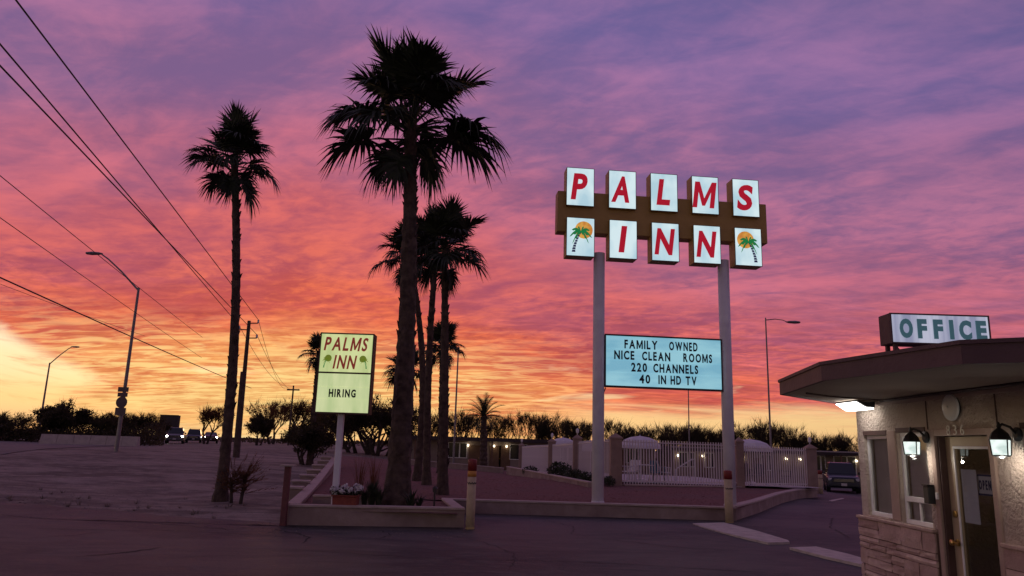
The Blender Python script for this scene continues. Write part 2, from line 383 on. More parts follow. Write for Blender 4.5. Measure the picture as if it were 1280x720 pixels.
for pts, w in [([(-4.6, 15.6), (-3.9, 14.9), (-3.6, 14.4), (-3.55, 13.7)], .034), ([(-3.9, 14.9), (-3.2, 14.7)], .014), ([(-6.3, 11.5), (-5.8, 12.1), (-5.6, 12.7)], .034),
               ([(-3.5, 12.9), (-1.2, 12.4), (1.5, 12.5), (4.4, 11.9)], .012), ([(-9, 14.5), (-6, 14.9), (-3.6, 14.4)], .012), ([(1.8, 15.9), (3.4, 14.6), (4.4, 14.5)], .012),
               ([(-12.5, 17.2), (-9.5, 16.2), (-7.2, 16.0), (-5.2, 15.3)], .016), ([(4.0, 17.6), (5.6, 16.6), (7.5, 16.9), (9.5, 16.2)], .013), ([(7.6, 17.0), (8.2, 19.5), (9.6, 22.5)], .014), ([(-2.6, 16.0), (-2.2, 15.2), (-2.5, 14.4)], .012), ([(.9, 19.2), (1.6, 17.6), (1.4, 16.4), (1.8, 15.9)], .011), ([(-11, 12.8), (-9.2, 13.4), (-8.2, 13.2)], .013), ([(-8.2, 13.2), (-7.6, 13.9), (-7.5, 14.6)], .014), ([(-1.5, 16), (-.4, 14.6), (.2, 13.2), (.1, 11.5)], .009)]:
    c_ = crack(pts, w); cb.add(c_.v, c_.f)
tag(cb.build('asphalt_crack', M['crack']), kind='structure')

# main road running away on the left, a pale strip with a kerb
rdir = Vector((math.sin(R(-16.0)), math.cos(R(-16.0)), 0))
def road_strip(name, p0, off0, off1, d0, d1, dz, m, step=4.0):
    b = MB(); nrm = Vector((rdir.y, -rdir.x, 0)); ts = rng(d0, d1, step); vs = []
    for t in ts:
        for o_ in rng(off0, off1, 3.0):
            q = p0 + rdir * t + nrm * o_; vs.append((q.x, q.y, lumpy(q.x, q.y) * (1 - sm(30, 36, q.y)) + gz(q.x, q.y) * sm(30, 36, q.y) + dz))
    n = len(rng(off0, off1, 3.0))
    b.add(vs, [(j * n + i, j * n + i + 1, (j + 1) * n + i + 1, (j + 1) * n + i) for j in range(len(ts) - 1) for i in range(n - 1)])
    return tag(b.build(name, m, smooth=True), kind='structure')
RP = Vector((-24.2, 38.0, 0))
road_strip('main_road', RP, -17, 0, -45, 420, 0.03, M['road'])


# red gravel bed inside the low walls
XL = [(16.55, -4.42), (35, -8.1), (62, -13.5)]
XR = [(20.2, 6.1), (34, 12.9), (60, 13.2)]
b = MB()
strip_sheet('', rng(16.6, 20.3, 0.4), lambda y: pw(XL, y), lambda y: lerp(-1.02, -1.5, (y - 16.6) / 3.7), 12, lambda x, y: bedz(x, y) - 0.015 + 0.02 * noise.noise((x * 2, y * 2, 0)), None, b)
strip_sheet('', rng(20.3, 60, 0.8), lambda y: pw(XL, y), lambda y: pw(XR, y), 40, lambda x, y: bedz(x, y) + 0.03 * noise.noise((x * .9, y * .9, 0)), None, b)
tag(b.build('gravel_bed', M['gravel'], smooth=True), kind='structure')
# pale deck round the pool, inside the fence
b = strip_sheet('', rng(32.6, 56, 1.5), lambda y: lerp(4.4, 1.6, (y - 32) / 24) + .35, lambda y: 13.6, 8, lambda x, y: max(bedz(x, y), gz(x, y)) + 0.10, None)
tag(b.build('pool_deck', M['deck'], smooth=True), kind='structure')

# ------------------------------------------------------------------ low block walls round the bed
def low_wall(name, label, pts, h, th, zf=None, dip=0.25, capw=0.03, side=1):
    """wall with a slightly wider cap that follows a line on the ground"""
    w = thing(name, label, 'wall', (pts[0][0], pts[0][1], 0))
    body = MB(); cap = MB(); P = []
    for (x0, y0), (x1, y1) in zip(pts, pts[1:]):
        n = max(1, int(math.hypot(x1 - x0, y1 - y0) / 1.2))
        P += [(lerp(x0, x1, i / n), lerp(y0, y1, i / n)) for i in range(n)]
    P.append(pts[-1])
    def run(mb, z0, z1, t):
        vs = []
        for i, (x, y) in enumerate(P):
            q = Vector(P[min(i + 1, len(P) - 1)]); p = Vector(P[max(i - 1, 0)]); d = (q - p).normalized()
            if 0 < i < len(P) - 1:
                d1 = (Vector(P[i]) - p).normalized(); d2 = (q - Vector(P[i])).normalized(); k_ = 1 / max(0.5, d1.dot(d)); 
            else: k_ = 1
            g = gz(x, y); nx, ny = -d.y * t / 2 * k_, d.x * t / 2 * k_
            vs += [(x - nx, y - ny, g + z0), (x + nx, y + ny, g + z0), (x + nx, y + ny, g + z1), (x - nx, y - ny, g + z1)]
        fs = [(4 * i + a, 4 * i + (a + 1) % 4, 4 * i + 4 + (a + 1) % 4, 4 * i + 4 + a) for i in range(len(P) - 1) for a in range(4)]
        e = 4 * (len(P) - 1); fs += [(3, 2, 1, 0), (e, e + 1, e + 2, e + 3)]
        mb.add(vs, fs)
    run(body, -dip, h - 0.05, th); run(cap, h - 0.05, h, th + 2 * capw)
    body.build('wall_body', M['wall'], w); cap.build('wall_cap', M['cap'], w, bevel=0.008)
    return w
low_wall('planter_wall', 'low beige planter wall in front of the tallest palm and flower box', [(-4.62, 16.5), (-0.9, 17.0)], 0.43, 0.2)
low_wall('planter_wall', 'short beige return wall running back from the near bollard', [(-1.02, 17.12), (-1.55, 20.1)], 0.40, 0.2)
low_wall('planter_wall', 'long low beige wall in front of the twin sign posts', [(-1.68, 20.3), (6.12, 20.5)], 0.38, 0.22)
low_wall('planter_wall', 'low beige wall curving back along the driveway to the pool fence', [(6.08, 20.64), (7.6, 23.4), (10.2, 28.6), (12.2, 32.2), (13.7, 33.9)], 0.40, 0.22)
lw = low_wall('planter_wall', 'low wall with stepped piers receding beside the small sign post', [(-4.58, 16.64), (-8.1, 35), (-9.3, 41)], 0.44, 0.22)
pier_b = MB(); pier_b.box(-.24, .24, -.2, .2, -.3, .5); pier_m = pier_b.mesh('pier', bevel=0.015)
pc_b = MB(); pc_b.box(-.28, .28, -.24, .24, .5, .56); pc_m = pc_b.mesh('pier_cap', bevel=0.01)
pier_m.materials.append(M['wall']); pc_m.materials.append(M['cap'])
for i, y in enumerate([20.6, 23.2, 26.0, 29.0, 32.2, 35.6, 39.2]):
    x = pw([(16.64, -4.58), (35, -8.1), (41, -9.3)], y) - 0.37
    pz = inst('pier', pier_m, lw, Vector((x, y, gz(x, y) - 0.02)) - WP[lw.name], (0, 0, R(11)))
    inst('pier_cap', pc_m, pz, (0, 0, 0))
low_wall('planter_divider', 'low crosswise divider wall just behind the flower box', [(-4.55, 18.2), (-2.95, 18.3)], 0.52, 0.14)
low_wall('bed_kerb', 'low pale kerb wall with shrubs below the pool side fence', [(0.1, 47.3), (1.0, 42.4), (2.15, 35.7), (3.2, 28.9)], 0.56, 0.2, dip=.1)
low_wall('bed_kerb', 'low kerb wall in front of the motel windows behind the small palm', [(-7.5, 50.5), (-3.4, 49.8), (-0.2, 48.6)], 0.42, 0.22)

# pale concrete strips on the driveway
def pad(name, label, corners, mt, z=0.022, hh=0.0):
    b = MB(); b.prism([Vector((x, y, z + hh)) for x, y in corners], (0, 0, -0.06))
    o = b.build(name, mt); return tag(o, label, 'driveway strip')
c1 = [atz(*p, 0.05) for p in [(866, 654), (905, 653), (945, 663), (985, 675), (987, 677.5), (960, 678), (915, 668), (880, 659)]]
pad('driveway_strip', 'pale flat concrete strip at the foot of the right bollard', [(p.x, p.y) for p in c1], M['paint'], 0.05)
c2 = [atz(*p, 0.05) for p in [(987, 684), (1020, 683), (1060, 692), (1100, 704), (1112, 712), (1075, 705), (1030, 695)]]
pad('driveway_strip', 'pale flat concrete strip ending at the office corner', [(p.x, p.y) for p in c2], M['paint'], 0.05)
c3 = [atz(*p, -0.1) for p in [(1036, 628), (1053, 624), (1056, 625), (1040, 629.5)]]
b = MB(); b.add([(p.x, p.y, gz(p.x, p.y) + 0.035) for p in c3], [(0, 3, 2, 1)])
tag(b.build('parking_line', M['paint']), kind='structure')

# loose stones on the dirt and the bed: nobody could count them
rr = random.Random(21)
def pebbles(name, label, n, place, s0, s1, m):
    b = MB()
    for i in range(n):
        x, y, z = place(rr); s = rr.uniform(s0, s1) * rr.uniform(.5, 1); a = rr.uniform(0, PI); c, d = math.cos(a) * s, math.sin(a) * s; e = rr.uniform(.6, 1.0)
        b.add([(x + c, y + d, z), (x - d * e, y + c * e, z), (x - c, y - d, z), (x + d * e, y - c * e, z), (x + rr.uniform(-.3, .3) * s, y, z + s * rr.uniform(.5, .9))], [(0, 1, 4), (1, 2, 4), (2, 3, 4), (3, 0, 4)])
    tag(b.build(name, m), label, 'stones', kind='stuff')
def pl_dirt(r_):
    while True:
        x = r_.uniform(-17, -4.9); y = pw(EDGE, x) + abs(r_.gauss(0, 3.2)) - .15
        if x < pw(XL, y) - .9: return x, y, lumpy(x, y) - .004
pebbles('loose_stones', 'small loose stones scattered over the dirt lot', 1500, pl_dirt, .010, .034, M['dirt'])
def pl_bed(r_):
    y = 20.5 + 22 * r_.random() ** 1.6; x = r_.uniform(pw(XL, y) + .3, min(pw(XR, y), 4.4 if y > 30 else 20) - .3); return x, y, bedz(x, y) + .03 * noise.noise((x * .9, y * .9, 0)) - .004
def pl_lot(r_):
    x = r_.uniform(-11, 6.5); e_ = pw(EDGE, x) if x < -4.6 else 16.3 if x < -.8 else 20.1; y = e_ - abs(r_.gauss(0, 1.0)) - .05; return x, y, gz(x, y) + .008 + .016 * sm(16.2, 18, y)
pebbles('loose_grit', 'loose grit and small stones along the edge of the asphalt', 900, pl_lot, .006, .022, M['dirt'])
pebbles('red_gravel', 'red crushed rock covering the bed behind the low walls', 7000, pl_bed, .012, .036, M['gravel'])

wb = MB(); rr = random.Random(88)
for i in range(34):                # dry weeds straggling along the edge of the lot
    x = rr.uniform(-16, -5); y = pw(EDGE, x) + abs(rr.gauss(0, 2.2)) + .1
    if x > pw(XL, y) - 1: continue
    z = lumpy(x, y) - .01; h = rr.uniform(.05, .16)
    for j in range(14):
        a = rr.uniform(0, 2 * PI); l = h * rr.uniform(.5, 1.2); d = Vector((math.cos(a), math.sin(a), 0)); s_ = Vector((-d.y, d.x, 0)) * .006
        p0 = Vector((x, y, z)) + d * .03; wb.add([p0 - s_, p0 + s_, p0 + d * l * rr.uniform(.3, 1) + Vector((0, 0, l))], [(0, 1, 2)])
tag(wb.build('dry_weeds', mat('dry_weed', (.08, .06, .04), (.14, .11, .07), 6, .9)), 'sparse dry weeds straggling over the dirt lot', 'weeds', kind='stuff')

# ------------------------------------------------------------------ lettering
M['steel_dark'] = mat('dark_metal', (0.035, 0.03, 0.03), (0.06, 0.05, 0.05), 6, 0.5, metal=0.3)
M['pole_white'] = mat('pole_paint', (0.74, 0.74, 0.78), (0.82, 0.82, 0.85), 3, 0.5, 0.15, 30, c3=(0.64, 0.62, 0.66), s3=1.2)
M['brown'] = mat('brown_cabinet', (0.44, 0.29, 0.08), (0.50, 0.335, 0.10), 2.5, 0.55, 0.1, 20)
M['brown_dk'] = mat('brown_edge', (0.085, 0.036, 0.022), rough=0.5)
M['face'] = emit('lit_face_white', SL(206, 228, 232), 1.0, SL(168, 202, 214), 1.6, stretch=(1, 1, .6))
M['face_teal'] = emit('lit_face_teal', SL(142, 198, 212), 0.93, SL(112, 174, 196), 1.4, stretch=(.5, .5, 1.6))
M['face_green'] = emit('lit_face_green', SL(206, 216, 150), 0.93, SL(180, 196, 128), 2.2, stretch=(2.2, 2.2, .5))
M['face_off'] = emit('lit_face_office', SL(188, 192, 212), 0.85, SL(138, 144, 172), 2.6, stretch=(3.0, 1, .3))
M['face_pale'] = emit('lit_face_pale', SL(202, 212, 156), 0.93, SL(180, 198, 138), 2.2, stretch=(2.2, 2.2, .5))
M['red'] = emit('red_letter', SL(158, 16, 34), 0.95, base=(0.3, 0.01, 0.03))
M['maroon'] = emit('maroon_letter', SL(112, 34, 30), 0.9, base=(0.15, 0.02, 0.02))
M['navy'] = mat('black_letter', (0.008, 0.012, 0.03), rough=0.45)
M['teal_l'] = emit('teal_letter', SL(50, 82, 92), 0.8, base=(0.05, 0.12, 0.12))
M['em_green'] = emit('emblem_green', SL(24, 110, 58), 0.9, base=(0.02, 0.2, 0.05))
M['em_sun'] = emit('emblem_sun', SL(214, 160, 70), 0.9, SL(190, 120, 50), 8, base=(0.5, 0.25, 0.05))
M['em_trunk'] = emit('emblem_trunk', SL(34, 34, 66), 0.9, base=(0.02, 0.02, 0.05))
M['em_trunk2'] = emit('emblem_stalk', SL(150, 60, 40), 0.9, base=(0.2, 0.05, 0.03))
M['em_olive'] = emit('emblem_olive', SL(96, 112, 30), 0.9, base=(0.1, 0.12, 0.02))
M['seam'] = mat('panel_seam', (0.10, 0.16, 0.17), rough=0.6)

GL = {}
def glyph(ch, bold=0.03):
    key = (ch, bold)
    if key in GL: return GL[key]
    if ch == 'M':                # drawn by hand: four strokes
        w = .17 + bold; W = 1.0; q = [(0, 0), (w, 0), (w, .62), (.5 - w * .32, .08), (.5 + w * .32, .08), (W - w, .62), (W - w, 0), (W, 0), (W, 1), (W - w * 1.05, 1), (.5, .36), (w * 1.05, 1), (0, 1)]
        n = len(q); tri = [(0, 1, 2, 12), (12, 2, 11), (2, 3, 10, 11), (3, 4, 10), (4, 5, 9, 10), (5, 8, 9), (5, 6, 7, 8)]
        vs = [(a, c, 0.0) for a, c in q] + [(a, c, 1.0) for a, c in q]
        fs = [t[::-1] for t in tri] + [tuple(i + n for i in t) for t in tri] + [(i, (i + 1) % n, (i + 1) % n + n, i + n) for i in range(n)]
        GL[key] = (vs, fs, 1.05); return GL[key]
    c = bpy.data.curves.new('g', 'FONT'); c.body = ch; c.size = 1; c.offset = bold; c.extrude = 0.5; c.resolution_u = 4; c.fill_mode = 'BOTH'
    o = bpy.data.objects.new('g', c); COL.objects.link(o)
    dg = bpy.context.evaluated_depsgraph_get(); me = bpy.data.meshes.new_from_object(o.evaluated_get(dg))
    vs = [v.co.copy() for v in me.vertices]; fs = [tuple(p.vertices) for p in me.polygons]
    bpy.data.objects.remove(o); bpy.data.curves.remove(c); bpy.data.meshes.remove(me)
    x0 = min(v.x for v in vs); x1 = max(v.x for v in vs); y0 = min(v.y for v in vs); y1 = max(v.y for v in vs)
    vs = [((v.x - x0) / (x1 - x0), (v.y - y0) / (y1 - y0), v.z + 0.5) for v in vs]
    GL[key] = (vs, fs, (x1 - x0) / (y1 - y0)); return GL[key]
def letter(ch, fr, x0, x1, y0, y1, m, parent, shear=0.0, depth=0.012, bold=0.03, name='letter', off=0.002):
    O, u, v, n = fr; vs, fs, asp = glyph(ch, bold); b = MB(); h = y1 - y0
    b.add([O + u * (x0 + (x1 - x0) * a + shear * c_ * h) + v * (y0 + h * c_) + n * (off + d * depth) for a, c_, d in vs], fs)
    return b.build(name, m, parent)
def word(txt, fr, x0, x1, y0, y1, m, parent, gap=0.16, **kw):
    """fit a word between x0 and x1; gap in letter heights"""
    asp = [glyph(c, kw.get('bold', 0.03))[2] for c in txt]
    h = y1 - y0; g = gap * h; tot = x1 - x0 - g * (len(txt) - 1); k = tot / sum(asp); x = x0
    for c, a in zip(txt, asp):
        letter(c, fr, x, x + a * k, y0, y1, m, parent, **kw); x += a * k + g

def emblem(fr, x0, y0, w, h, parent, flip=False, small=False):
    """palm in front of a setting sun, flat print on the face"""
    O, u, v, n = fr
    def P(a, c, d): 
        if flip: a = 1 - a
        return O + u * (x0 + a * w) + v * (y0 + c * h) + n * d
    def flat(poly, d, m, name, into=None):
        b = into or MB(); q = [P(a, c, d) for a, c in poly]; nn = Vector((0, 0, 0))
        for i in range(len(q)): nn += q[i].cross(q[(i + 1) % len(q)])
        if nn.dot(n) < 0: q.reverse()
        b.add(q, [tuple(range(len(q)))])
        return b
    asp = w / h
    sun_ = flat([(0.62 + 0.35 * math.cos(t), 0.72 + 0.35 * asp * math.sin(t)) for t in [2 * PI * i / 28 for i in range(28)]], 0.003, None, '')
    sun_.build('printed_sun', M['em_sun'] if not small else M['em_olive'], parent)
    tr = MB(); N = 8
    cx = lambda t: lerp(0.22, 0.50, t ** 1.7); cy = lambda t: lerp(0.06, 0.66, t)
    for i in range(N):
        t0, t1 = i / N, (i + 0.82) / N; w0, w1 = lerp(.075, .035, t0), lerp(.06, .028, t1)
        flat([(cx(t0) - w0, cy(t0)), (cx(t0) + w0, cy(t0)), (cx(t1) + w1, cy(t1)), (cx(t1) - w1, cy(t1))], 0.006, None, '', tr)
    tr.build('printed_trunk', M['em_trunk'] if not small else M['em_green'], parent)
    fo = MB()
    for ang, L, dr in [(165, .46, .34), (142, .46, .22), (112, .34, .12), (70, .34, .12), (40, .46, .22), (15, .46, .34), (-20, .34, .34), (200, .36, .38)]:
        a = R(ang); top = []; bot = []
        for i in range(7):
            t = i / 6; ax = 0.5 + math.cos(a) * L * t; ay = 0.66 + (math.sin(a) * L * t - dr * t * t) * asp
            wd = 0.062 * math.sin(PI * min(1, t * 0.9 + 0.1)) + 0.004
            top.append((ax, ay + wd * asp)); bot.append((ax, ay - wd * asp * (1.6 if i % 2 else 0.7)))
        flat(top + bot[::-1], 0.009, None, '', fo)
    fo.build('printed_fronds', M['em_green'] if not small else M['em_olive'], parent)

# ------------------------------------------------------------------ the twin-post motel sign
UP = Vector((0, 0, 1))
su = Vector((math.cos(R(6)), math.sin(R(6)), 0)); sn = Vector((math.sin(R(6)), -math.cos(R(6)), 0))
SO = Vector((2.53, 20.55, 0))      # on the plane of the lit faces
def on_sign(px, py, off=0.0):
    r = ray(px, py); p0 = SO - sn * off; t = (p0 - Vector((0, 0, CAM_Z))).dot(sn) / r.dot(sn)
    p = Vector((0, 0, CAM_Z)) + r * t - p0
    return p.dot(su), p.z
bs = thing('motel_sign', 'tall twin-post lit motel sign with ten letter boxes and a message board', 'sign', (2.55, 20.9, 0.25))
for px in (748.5, 906):
    a, _ = on_sign(px, 400, 0.34)
    p = SO + su * a - sn * 0.34
    bb = MB(); bb.tube([(p.x, p.y, 0.1), (p.x, p.y, 3.5), (p.x, p.y, 7.35)], 0.165, 24)
    po = bb.build('pole', M['pole_white'], bs, smooth=False)
    for q in po.data.polygons: q.use_smooth = len(q.vertices) == 4
    bb = MB(); bb.lathe((p.x, p.y, .30), [(.27, 0), (.27, .03), (.18, .035), (.175, .09)], 20); bb.build('base_flange', M['pole_white'], po)
    bb = MB(); bb.tube([(p.x, p.y, 3.62), (p.x, p.y, 3.66)], .17, 24); bb.build('weld_ring', M['pole_white'], po)
a0, zt = on_sign(697.5, 237, 0.13); a1, _ = on_sign(957.5, 256, 0.13); zb = on_sign(697.5, 289, 0.13)[1]
zt = (zt + on_sign(957.5, 256.5, .13)[1]) / 2; zb = (zb + on_sign(957.5, 304, .13)[1]) / 2
bb = MB(); bb.obox(SO, su, UP, sn, a0, a1, zb, zt, -0.55, -0.13)
bb.build('beam', M['brown'], bs, bevel=0.012)
cols = [on_sign(p, 240)[0] for p in (708, 761, 813, 864.7, 915.5)]
wbox = sum(on_sign(q, 240)[0] - on_sign(p, 240)[0] for p, q in ((708, 743.6), (761, 795.5), (813, 846.5), (864.7, 897.8), (915.5, 948))) / 5
r1t = (on_sign(708, 208)[1] + on_sign(915.3, 224)[1]) / 2; r1b = (on_sign(708, 257)[1] + on_sign(915.3, 269)[1]) / 2
r2t = (on_sign(707, 270)[1] + on_sign(916, 285)[1]) / 2; r2b = (on_sign(707, 318)[1] + on_sign(916, 332.5)[1]) / 2
step = (cols[-1] - cols[0]) / 4
for row, (zt_, zb_, txt) in enumerate([(r1t, r1b, 'PALMS'), (r2t, r2b, '*INN*')]):
    for i, ch in enumerate(txt):
        x0 = cols[0] + step * i + (0.02 if row else 0); x1 = x0 + wbox
        bx = MB(); bx.obox(SO, su, UP, sn, x0, x1, zb_, zt_, -0.44, -0.012)
        bo = bx.build('letter_box', M['brown'], bs, bevel=0.01)
        rim = MB()
        for q in ((x0, x1, zt_ - .014, zt_), (x0, x1, zb_, zb_ + .014), (x0, x0 + .014, zb_ + .014, zt_ - .014), (x1 - .014, x1, zb_ + .014, zt_ - .014)):
            rim.obox(SO, su, UP, sn, q[0], q[1], q[2], q[3], -0.010, 0.008)
        rim.build('retainer', M['brown_dk'], bo)
        fc = MB(); fc.obox(SO, su, UP, sn, x0 + .0145, x1 - .0145, zb_ + .0145, zt_ - .0145, -0.009, 0.0)
        fc.build('lit_face', M['face'], bo)
        fr = (SO, su, UP, sn); w_, h_ = x1 - x0, zt_ - zb_
        if ch == '*':
            emblem(fr, x0 + .06 * w_, zb_ + .05 * h_, .90 * w_, .88 * h_, bo, flip=(i == 4))
        else:
            wl = {'P': .52, 'A': .66, 'L': .48, 'M': .80, 'S': .56, 'I': .20, 'N': .64}[ch] * w_
            c0 = (x0 + x1) / 2 - wl / 2 - 0.06 * h_ + {'P': .0, 'L': .03, 'I': .01}.get(ch, 0)
            letter(ch, fr, c0, c0 + wl, zb_ + .16 * h_, zt_ - .15 * h_, M['red'], bo, shear=0.12, bold=0.038, off=0.003)
# message board between the posts
mo = 0.26
MO = SO - sn * mo; mfr = (MO, su, UP, sn)
b0, t0_ = on_sign(757.5, 418.5, mo); b1, t1_ = on_sign(900.5, 426.5, mo); bz0 = on_sign(757.5, 481, mo)[1]; bz1 = on_sign(900.5, 487.5, mo)[1]
mt, mb_ = (t0_ + t1_) / 2, (bz0 + bz1) / 2
bb = MB(); bb.obox(MO, su, UP, sn, b0 - .03, b1 + .03, mb_ - .03, mt + .03, -0.26, -0.012)
board = bb.build('message_board', M['brown_dk'], bs, bevel=0.008)
fm = MB()
for q in ((b0 - .035, b1 + .035, mt, mt + .045), (b0 - .035, b1 + .035, mb_ - .06, mb_), (b0 - .035, b0, mb_, mt), (b1, b1 + .035, mb_, mt)):
    fm.obox(MO, su, UP, sn, q[0], q[1], q[2], q[3], -0.010, 0.02)
fm.build('frame', M['steel_dark'], board)
fc = MB(); fc.obox(MO, su, UP, sn, b0, b1, mb_, mt, -0.011, 0.0); fc.build('lit_face', M['face_teal'], board)
tr = MB()
for t in (0.26, 0.49, 0.73): tr.obox(MO, su, UP, sn, b0, b1, lerp(mt, mb_, t) - .004, lerp(mt, mb_, t) + .004, 0.0005, 0.006)
tr.build('letter_track', M['face_teal'], board)
W_, H_ = b1 - b0, mt - mb_
for txt, xa, xb, ya in [('FAMILY', .158, .445, .07), ('OWNED', .546, .794, .07), ('NICE', .07, .243, .295), ('CLEAN', .31, .554, .295), ('ROOMS', .668, .92, .295),
                        ('220', .216, .351, .53), ('CHANNELS', .406, .795, .53), ('40', .285, .378, .76), ('IN', .449, .515, .76), ('HD', .554, .644, .76), ('TV', .685, .78, .76)]:
    word(txt, mfr, b0 + xa * W_, b0 + xb * W_, mt - (ya + .178) * H_, mt - ya * H_, M['navy'], board, gap=0.15, bold=0.034, off=0.007)
cab = MB(); q = [MO + su * (b0 + .02) + UP * (mb_ - .06) + sn * -.1, MO + su * (b0 - .05) + UP * (mb_ - .25) - sn * .1, MO + su * (b0 - .03) + UP * (mb_ - .5) - sn * .1]
cab.tube(q, .015, 6); cab.build('cable', M['steel_dark'], board)

# ------------------------------------------------------------------ the small double-panel sign
ss = thing('small_sign', 'small green-lit sign on one white post above the flower box', 'sign', (-3.70, 16.95, 0.3))
XA, XB, YS, Z0, Z1 = -4.29, -3.07, 16.6, 2.37, 4.17
sfr = (Vector((XA, YS, Z0)), Vector((1, 0, 0)), UP, Vector((0, -1, 0))); SW, SH = XB - XA, Z1 - Z0
bb = MB(); bb.box(-3.79, -3.66, 16.72, 16.85, 0.15, Z0 + .02); bb.build('post', M['pole_white'], ss, bevel=0.01)
bb = MB(); bb.box(XA, XB, YS + .012, YS + .32, Z0, Z1); cabn = bb.build('cabinet', M['brown_dk'], ss, bevel=0.01)
fm = MB()
for q in ((0, SW, SH - .03, SH), (0, SW, 0, .03), (0, .03, .03, SH - .03), (SW - .03, SW, .03, SH - .03)): fm.obox(*sfr, *q, -.011, .012)
fm.build('frame', M['maroon'] if False else M['brown_dk'], cabn)
zs = SH * .50
dv = MB(); dv.obox(*sfr, .03, SW - .03, zs - .018, zs + .018, -.010, .010); dv.build('divider', M['brown_dk'], cabn)
f1 = MB(); f1.obox(*sfr, .0305, SW - .0305, zs + .0185, SH - .0305, -.011, .0); f1.build('upper_face', M['face_green'], cabn)
f2 = MB(); f2.obox(*sfr, .0305, SW - .0305, .0305, zs - .0185, -.011, .0); f2.build('lower_face', M['face_pale'], cabn)
tr = MB()
for t in (.18, .33): tr.obox(*sfr, .0305, SW - .0305, SH * t - .003, SH * t + .003, .0005, .005)
tr.build('letter_track', M['face_green'], cabn)
word('PALMS', sfr, .10, SW - .16, SH * .775, SH * .945, M['maroon'], cabn, gap=.14, shear=.14, bold=.026)
word('INN', sfr, .33, SW - .40, SH * .55, SH * .72, M['maroon'], cabn, gap=.16, shear=.14, bold=.026)
emblem(sfr, .08, SH * .55, .22, SH * .18, cabn, small=True)
emblem(sfr, SW - .31, SH * .55, .22, SH * .18, cabn, flip=True, small=True)
word('HIRING', sfr, SW * .24, SW * .73, SH * .20, SH * .30, M['navy'], cabn, gap=.16, bold=.04)

# ------------------------------------------------------------------ bollards and gate post
M['cream'] = mat('cream_paint', (0.52, 0.42, 0.26), (0.60, 0.49, 0.31), 6, 0.6, 0.2, 40, c3=(0.42, 0.32, 0.2), s3=3)
M['redpaint'] = mat('red_paint', (0.20, 0.022, 0.018), (0.27, 0.035, 0.028), 8, 0.5, 0.2, 40)
M['orange'] = mat('orange_paint', (0.55, 0.24, 0.04), (0.62, 0.3, 0.06), 8, 0.55)
M['maroonp'] = mat('maroon_paint', (0.12, 0.035, 0.04), (0.17, 0.05, 0.055), 8, 0.6, 0.2, 40)
def bollard(label, loc, h, r, ring=True, square=False):
    t = thing('bollard', label, 'bollard', loc, 'bollards at the driveway corners'); x, y, z = loc
    zr, zo = h * .83, h * .745
    n = 20
    def seg(nm, z0, z1, m, r_=r):
        b = MB(); b.tube([(x, y, z + z0), (x, y, z + z1)], r_, n); o = b.build(nm, m, t)
        for p in o.data.polygons: p.use_smooth = len(p.vertices) == 4
        return o
    seg('post', -.1, zo if ring else zr, M['cream'])
    if ring: seg('orange_band', zo, zr, M['orange'], r * 1.004)
    b = MB(); b.lathe((x, y, z), [(r * 1.008, zr), (r * 1.008, h - .03), (r * .9, h - .008), (r * .5, h), (0.001, h + .002)], n); b.build('red_top', M['redpaint'], t, smooth=True)
    ch = MB()
    for i in range(-7, 8):                      # black scrawl of chain across the front
        a0_, a1_ = -PI / 2 + i * .15, -PI / 2 + (i + 1) * .15; rr = r + .006
        ch.tube([(x + rr * math.cos(a0_), y + rr * math.sin(a0_), z + h * .655 + .02 * math.sin(i * 1.7)), (x + rr * math.cos(a1_), y + rr * math.sin(a1_), z + h * .655 + .02 * math.sin((i + 1) * 1.7))], .008, 5)
    ch.build('chain', M['steel_dark'], t)
    return t
bollard('bollard with red top and orange band at the near planter corner', (-.75, 16.72, 0), 1.48, .097)
bollard('bollard with red top and no orange band before the right sign post', (5.79, 19.9, 0), 1.33, .105, ring=False)
bl = bollard('small distant cream bollard near the parked car', (15.65, 38, gz(15.65, 38)), 1.15, .12, ring=False)
gp = thing('gate_post', 'dark maroon square post with flat cap at left end of the planter', 'post', (-4.66, 16.28, 0))
b = MB(); b.box(-4.72, -4.60, 16.22, 16.34, -.1, 1.22); b.build('post', M['maroonp'], gp, bevel=.008)
b = MB(); b.box(-4.80, -4.52, 16.14, 16.42, 1.22, 1.255); b.build('cap_plate', M['cap'], gp, bevel=.006)

